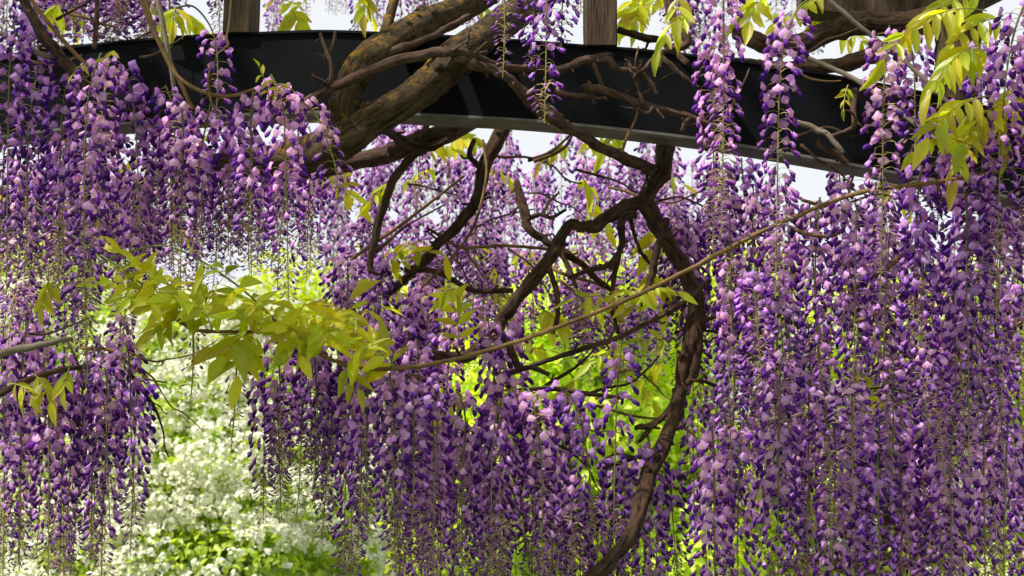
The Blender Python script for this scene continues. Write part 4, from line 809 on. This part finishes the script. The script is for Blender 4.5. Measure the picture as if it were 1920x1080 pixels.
for (b, t_, Y, pr, lp, dp, lab) in [
  ((1850, 20), (1640, 25), 2.45, 6, 84, 1.1, 'longest yellow leaf with hanging leaflets across the top right'),
  ((1870, -10), (1700, 0), 2.5, 5, 80, .9, 'leaf above the longest one at the top right'),
  ((1900, 40), (1780, 30), 2.5, 4, 84, 1.0, 'leaf right of the longest one at the top right'),
  ((1850, 80), (1730, 130), 2.42, 5, 92, 1.0, 'leaf with long leaflets hanging over the upright trunk'),
  ((1850, 95), (1780, 90), 2.5, 4, 90, .9, 'leaf over the upper part of the upright trunk'),
  ((1860, 180), (1730, 210), 2.4, 5, 88, .9, 'leaf at mid height over the upright trunk'),
  ((1870, 200), (1800, 240), 2.45, 4, 84, .9, 'leaf right of the upright trunk, over the beam end'),
  ((1830, 280), (1720, 225), 2.42, 5, 62, 1.1, 'smaller leaf before the beam end at the right'),
  ((1850, 240), (1780, 310), 2.5, 4, 66, .9, 'leaf hanging under the beam end at the right'),
  ((1900, 150), (1880, 240), 2.5, 4, 78, .9, 'leaf at the right edge behind the wide open raceme'),
  ((1440, -20), (1400, 20), 2.9, 4, 66, 1.0, 'yellow leaf between the first and second long racemes'),
  ((1560, -10), (1480, 10), 2.9, 4, 62, .8, 'leaf at the top right of the arching raceme'),
  ((1560, 40), (1630, 78), 3.2, 3, 62, .5, 'yellow leaf behind the long pale cane at the upper right'),
  ((1700, 300), (1660, 330), 3.0, 3, 50, .9, 'leaf beneath the beam end behind the long raceme'),
  ((1590, 160), (1580, 190), 2.6, 2, 30, .7, 'tiny fresh leaf on the beam face left of the long raceme'),
  ((1420, 160), (1440, 200), 2.9, 3, 50, .9, 'leaf beside the arching raceme on the beam top'),
]: leaf_thing(b, t_, Y, Y-.05, pr+1, lp*.84, dp*.95, lab, 'large yellow-green leaves at the upper right')
for (b, t_, Y, pr, lp, dp, lab) in [
  ((60, 700), (100, 735), 2.7, 3, 46, 1.0, 'bronze tinted leaf over the lower left clump'),
  ((130, 690), (120, 720), 2.7, 3, 40, 1.0, 'olive leaf hanging at the right of the bronze one'),
  ((20, 720), (60, 725), 2.7, 3, 40, .8, 'bronze tinted leaf at the lower left edge'),
  ((95, 520), (80, 560), 3.0, 4, 50, .9, 'yellow leaf above the grey twig at the left edge'),
]: leaf_thing(b, t_, Y, Y-.03, pr, lp, dp, lab, 'leaves of the lower left clump')
# leaves behind, seen in gaps
def bgleaves(n, x0, x1, y0, y1, Y0, Y1, lab, grp):
    for i in range(n):
        x = rr.uniform(x0, x1); y = rr.uniform(y0, y1); Y = rr.uniform(Y0, Y1); a = rr.uniform(0, 6.28); l = rr.uniform(50, 90)
        leaf_thing((x, y), (x+cos(a)*l, y+sin(a)*l*.5), Y, Y+rr.uniform(-.1, .1), rr.choice((3, 4, 5)), rr.uniform(36, 50), rr.uniform(.5, 1.1), lab, grp)
bgleaves(12, 600, 1280, 250, 340, 3.4, 4.4, 'distant yellow leaf under the middle of the beam', 'distant leaves under the beam')
bgleaves(12, 640, 1100, 380, 640, 3.4, 4.2, 'yellow leaf among the distant racemes in the middle', 'leaves among the distant racemes')
bgleaves(9, 0, 600, 250, 500, 3.4, 4.2, 'yellow leaf behind the upper left racemes', 'leaves behind the upper left racemes')
bgleaves(12, 20, 900, -60, 50, 3.3, 4.2, 'yellow leaf above and behind the left half of the beam', 'leaves above the left half of the beam')
bgleaves(12, 1150, 1650, -50, 90, 3.3, 4.0, 'yellow leaf above and behind the right half of the beam', 'leaves above the right half of the beam')
bgleaves(8, 900, 1290, 640, 860, 3.2, 3.8, 'pale leaf in the green gap by the hanging stem', 'leaves in the green gap')
bgleaves(8, 1380, 1900, 320, 800, 3.2, 3.8, 'yellow leaf glimpsed through the right curtain', 'leaves inside the right curtain')

# ---------------------------------------------------------------- bushes and trees behind
def mass(rng, blobs, n, size, cols, name, mat, parent, org, kind='stuff', shell=.35, up=.35, noise=6.0, thr=0):
    """leaf quads scattered through ellipsoid blobs; blobs = (centre, radii)"""
    cen = np.array([b[0] for b in blobs]); rad = np.array([b[1] for b in blobs]); vol = rad.prod(1)**(2/3); vol = vol/vol.sum()
    idx = rng.choice(len(blobs), n, p=vol); d = rng.normal(size=(n, 3)); d /= np.linalg.norm(d, axis=1)[:, None]
    r = (1-shell*rng.random(n)**1.5)[:, None]*(1+.12*np.sin(d[:, :1]*noise+idx[:, None])+.1*np.sin(d[:, 2:]*noise*1.7+d[:, 1:2]*noise))
    p = cen[idx]+d*r*rad[idx]
    keep = p[:, 2] > .05; p = p[keep]; d = d[keep]; idx = idx[keep]; n = len(p)
    return p, d, idx
def leaves_mesh(rng, p, d, size, c0, c1, name, mat, parent, org, up=.6):
    n = len(p); nr = d+rng.normal(size=(n, 3))*.7+np.array([0, 0, up]); nr /= np.linalg.norm(nr, axis=1)[:, None]
    a = np.cross(nr, rng.normal(size=(n, 3))); a /= np.linalg.norm(a, axis=1)[:, None]; b = np.cross(nr, a)
    s = size*rng.uniform(.6, 1.25, n)[:, None]
    fold = nr*s*.25
    V = np.stack([p-a*s*.6, p+b*s*.34+fold, p+a*s*.6, p-b*s*.34+fold], 1).reshape(-1, 3)-np.array(org)
    F = np.arange(n*4).reshape(n, 4); F = np.concatenate([F[:, [0, 1, 2]], F[:, [0, 2, 3]]])
    t = rng.random(n)[:, None]; col = (np.array(c0)*(1-t)+np.array(c1)*t); col = np.repeat(col, 4, 0)
    return tag(link(name, np_mesh(name, V, F, col, mat), parent), kind='stuff')
def blossoms_mesh(rng, p, d, per, cr, fs, name, mat, parent, org):
    n = len(p); k = per; m = n*k
    o = rng.normal(size=(n, k, 3)); o /= np.linalg.norm(o, axis=2)[:, :, None]; dd = d[:, None, :]+np.array([0, -.25, .55]); dd /= np.linalg.norm(dd, axis=2)[:, :, None]
    o = o+dd*.9; o /= np.linalg.norm(o, axis=2)[:, :, None]
    sz = rng.uniform(.55, 1.3, (n, 1, 1)); c = (p[:, None, :]+o*cr*sz*rng.uniform(.75, 1.1, (n, k, 1))).reshape(m, 3); nr = (o+rng.normal(size=(n, k, 3))*.3).reshape(m, 3); nr /= np.linalg.norm(nr, axis=1)[:, None]
    a = np.cross(nr, rng.normal(size=(m, 3))); a /= np.linalg.norm(a, axis=1)[:, None]; b = np.cross(nr, a); s = fs*rng.uniform(.8, 1.2, m)[:, None]
    ring = [c+(a*cos(q)+b*sin(q))*s+nr*s*.3 for q in [2*pi*i/5 for i in range(5)]]
    V = np.stack([c]+ring, 1).reshape(-1, 3)-np.array(org); base = np.arange(m)[:, None]*6
    F = np.concatenate([base+np.array([[0, 1+i, 1+(i+1) % 5]]) for i in range(5)])
    t = rng.random(m)[:, None]; col = np.array((.95, .94, .86))*(1-t)+np.array((.88, .88, .72))*t; col = np.repeat(col, 6, 0)
    col[::6] = np.array((.72, .74, .45))
    return tag(link(name, np_mesh(name, V, F, col, mat), parent), kind='stuff')
def blob(px, py, Y, rx, ry, rd): return (tuple(P(px, py, Y)), (rx*mpp(Y), rd, ry*mpp(Y)))
rng = np.random.default_rng(3)
# white flowering bush
org = Vector((-2.4, 9.6, 0)); e = empty('flowering_bush', org); tag(e, 'leafy bush covered in small white blossom behind the lower left gap', 'bush')
BL = [blob(330, 790, 9.2, 190, 90, .7), blob(430, 880, 8.9, 170, 80, .7), blob(520, 960, 8.7, 150, 80, .6), blob(250, 860, 9.0, 150, 80, .7), blob(330, 960, 8.8, 160, 80, .7), blob(180, 980, 8.9, 170, 90, .7), blob(430, 1050, 8.5, 190, 80, .7),
      blob(300, 690, 9.6, 160, 90, .7), blob(430, 730, 9.8, 150, 100, .7), blob(560, 800, 9.7, 150, 110, .7), blob(600, 900, 9.4, 140, 90, .6), blob(600, 1020, 9.2, 120, 90, .6), blob(90, 850, 9.4, 170, 120, .7), blob(40, 700, 9.8, 170, 110, .7), blob(200, 1080, 8.8, 250, 90, .8), blob(-40, 1000, 9.2, 180, 150, .8),
      blob(320, 1200, 9.2, 420, 160, 1.0), blob(560, 1130, 9.2, 120, 80, .6), blob(360, 620, 10.2, 200, 60, .7), blob(130, 610, 10.2, 200, 80, .7), blob(510, 680, 10.4, 170, 70, .7), blob(660, 760, 10.4, 120, 90, .7)]
p, d, ix = mass(rng, BL, 46000, .05, None, '', None, None, org, shell=.45)
leaves_mesh(rng, p, d, .05, (.24, .38, .02), (.58, .68, .07), 'foliage', M_bush, e, org)
p, d, ix = mass(rng, BL, 34000, .05, None, '', None, None, org, shell=.2)
f = np.sin(p[:, 0]*4.1+p[:, 2]*3.2+ix)+np.sin(p[:, 0]*9-p[:, 2]*7)*.8+np.sin(p[:, 2]*12+p[:, 0]*5)*.5
p = p+d*.05
kp = (f+rng.normal(size=len(p))*.5 > -.5) & (d[:, 2] > -.45) & (d[:, 1] < .5); p = p[kp]; d = d[kp]
print('blossom clumps', len(p))
blossoms_mesh(rng, p, d, 9, .034, .0125, 'blossoms', M_white, e, org)
rr2 = random.Random(9)
limb_pts = [Vector((0, 0, 0)), Vector((.05, 0, .6)), Vector((-.05, .1, 1.1)), Vector((.0, .1, 1.8))]
mb = MB(); tube(mb, catmull([(v, .09-.015*i) for i, v in enumerate(limb_pts)], 5), sides=10, rough=.12); mb.build('trunk', M_bark2, e)
for i, b_ in enumerate(BL[:16]):
    c = Vector(b_[0])-org; s = limb_pts[rr2.choice((1, 2, 3))]
    mid = s.lerp(c, .55)+Vector((rr2.uniform(-.2, .2), rr2.uniform(-.2, .2), rr2.uniform(0, .2)))
    mb = MB(); tube(mb, catmull([(s, .04), (mid, .026), (c+Vector((rr2.uniform(-.3, .3), -.3, rr2.uniform(-.1, .3))), .012)], 6), sides=7, rough=.1); mb.build('branch', M_bark2, e)
# green trees behind everything
def tree(px, Y, H, blobs, n, size, c0, c1, label, white=0, name='tree'):
    b0 = P(px, 540, Y); org = Vector((b0.x, Y, 0)); e = empty(name, org); tag(e, label, 'tree')
    p, d, ix = mass(rng, blobs, n, size, None, '', None, None, org, shell=.6)
    leaves_mesh(rng, p, d, size, c0, c1, 'crown', M_bush, e, org)
    if white:
        p, d, ix = mass(rng, blobs, white, size, None, '', None, None, org, shell=.2); k = (d[:, 2] > -.4) & (d[:, 1] < .5)
        blossoms_mesh(rng, p[k], d[k], 9, .04, .014, 'blossoms', M_white, e, org)
    mb = MB(); tube(mb, catmull([(Vector((0, 0, 0)), .2), (Vector((.1, 0, H*.4)), .14), (Vector((0, .1, H)), .07)], 6), sides=10, rough=.1); mb.build('trunk', M_bark2, e)
    for i, b_ in enumerate(blobs):
        c = Vector(b_[0])-org; s = Vector((.05, 0, H*rr2.uniform(.35, .8))); mb = MB(); tube(mb, catmull([(s, .06), (s.lerp(c, .5)+Vector((0, 0, .15)), .04), (c, .015)], 5), sides=6, rough=.1); mb.build('branch', M_bark2, e)
def ring_blobs(x0, x1, y0, y1, Y, n, r0, r1, seed):
    q = random.Random(seed); return [blob(q.uniform(x0, x1), q.uniform(y0, y1), Y+q.uniform(-.7, .7), q.uniform(r0, r1), q.uniform(r0, r1)*.75, .8) for _ in range(n)]
tree(1110, 12, 2.6, ring_blobs(880, 1340, 590, 1100, 12, 22, 110, 190, 1), 34000, .085, (.48, .64, .05), (.78, .84, .10), 'bright yellow-green tree in the gap beside the hanging stem')
tree(760, 13, 2.6, ring_blobs(560, 1000, 560, 1100, 13.5, 16, 130, 200, 2), 16000, .09, (.38, .50, .04), (.60, .64, .07), 'green tree behind the lower middle curtain')
tree(1650, 12.5, 2.6, ring_blobs(1350, 2000, 560, 1150, 12.5, 24, 130, 200, 3), 24000, .09, (.38, .50, .04), (.62, .66, .07), 'green tree with pale blossom glimpsed through the right curtain', white=2500)
tree(120, 14.5, 2.9, ring_blobs(-250, 500, 480, 900, 14.5, 20, 120, 190, 4), 20000, .09, (.44, .54, .10), (.68, .72, .22), 'pale green tree above and behind the white flowering bush', white=2500)
print('total objects', len(bpy.data.objects))

# ---------------------------------------------------------------- leafy roof of the pergola, above the view
n_ = 15000
p = np.stack([rng.uniform(-3.6, 3.6, n_), rng.uniform(-2.2, 4.8, n_), rng.uniform(3.75, 4.1, n_)], 1)
g = np.sin(p[:, 0]*3.1+1)+np.sin(p[:, 1]*2.7+p[:, 0])+np.sin(p[:, 0]*7-p[:, 1]*5)*.7
p = p[g+rng.normal(size=n_)*.6 > -.8]; d = np.tile([0, 0, 1.], (len(p), 1))
e = empty('pergola_canopy', (0, 1.8, 3.8)); tag(e, 'leafy wisteria roof growing over the pergola above the hanging racemes', 'canopy')
leaves_mesh(rng, p, d, .085, (.10, .16, .02), (.22, .26, .03), 'foliage', M_bush, e, (0, 1.8, 3.8))
for i in range(4):
    mb = MB(); y = -1.6+i*1.7; box(mb, -3.6, 3.6, y-1.8-.04, y-1.8+.04, -.16, -.03); mb.build('rafter', M_post, e, smooth=False)

print('clusters', len([o for o in bpy.data.objects if o.get('category') == 'flower cluster']), 'tris', sum(len(m.polygons) for m in bpy.data.meshes if m.users))
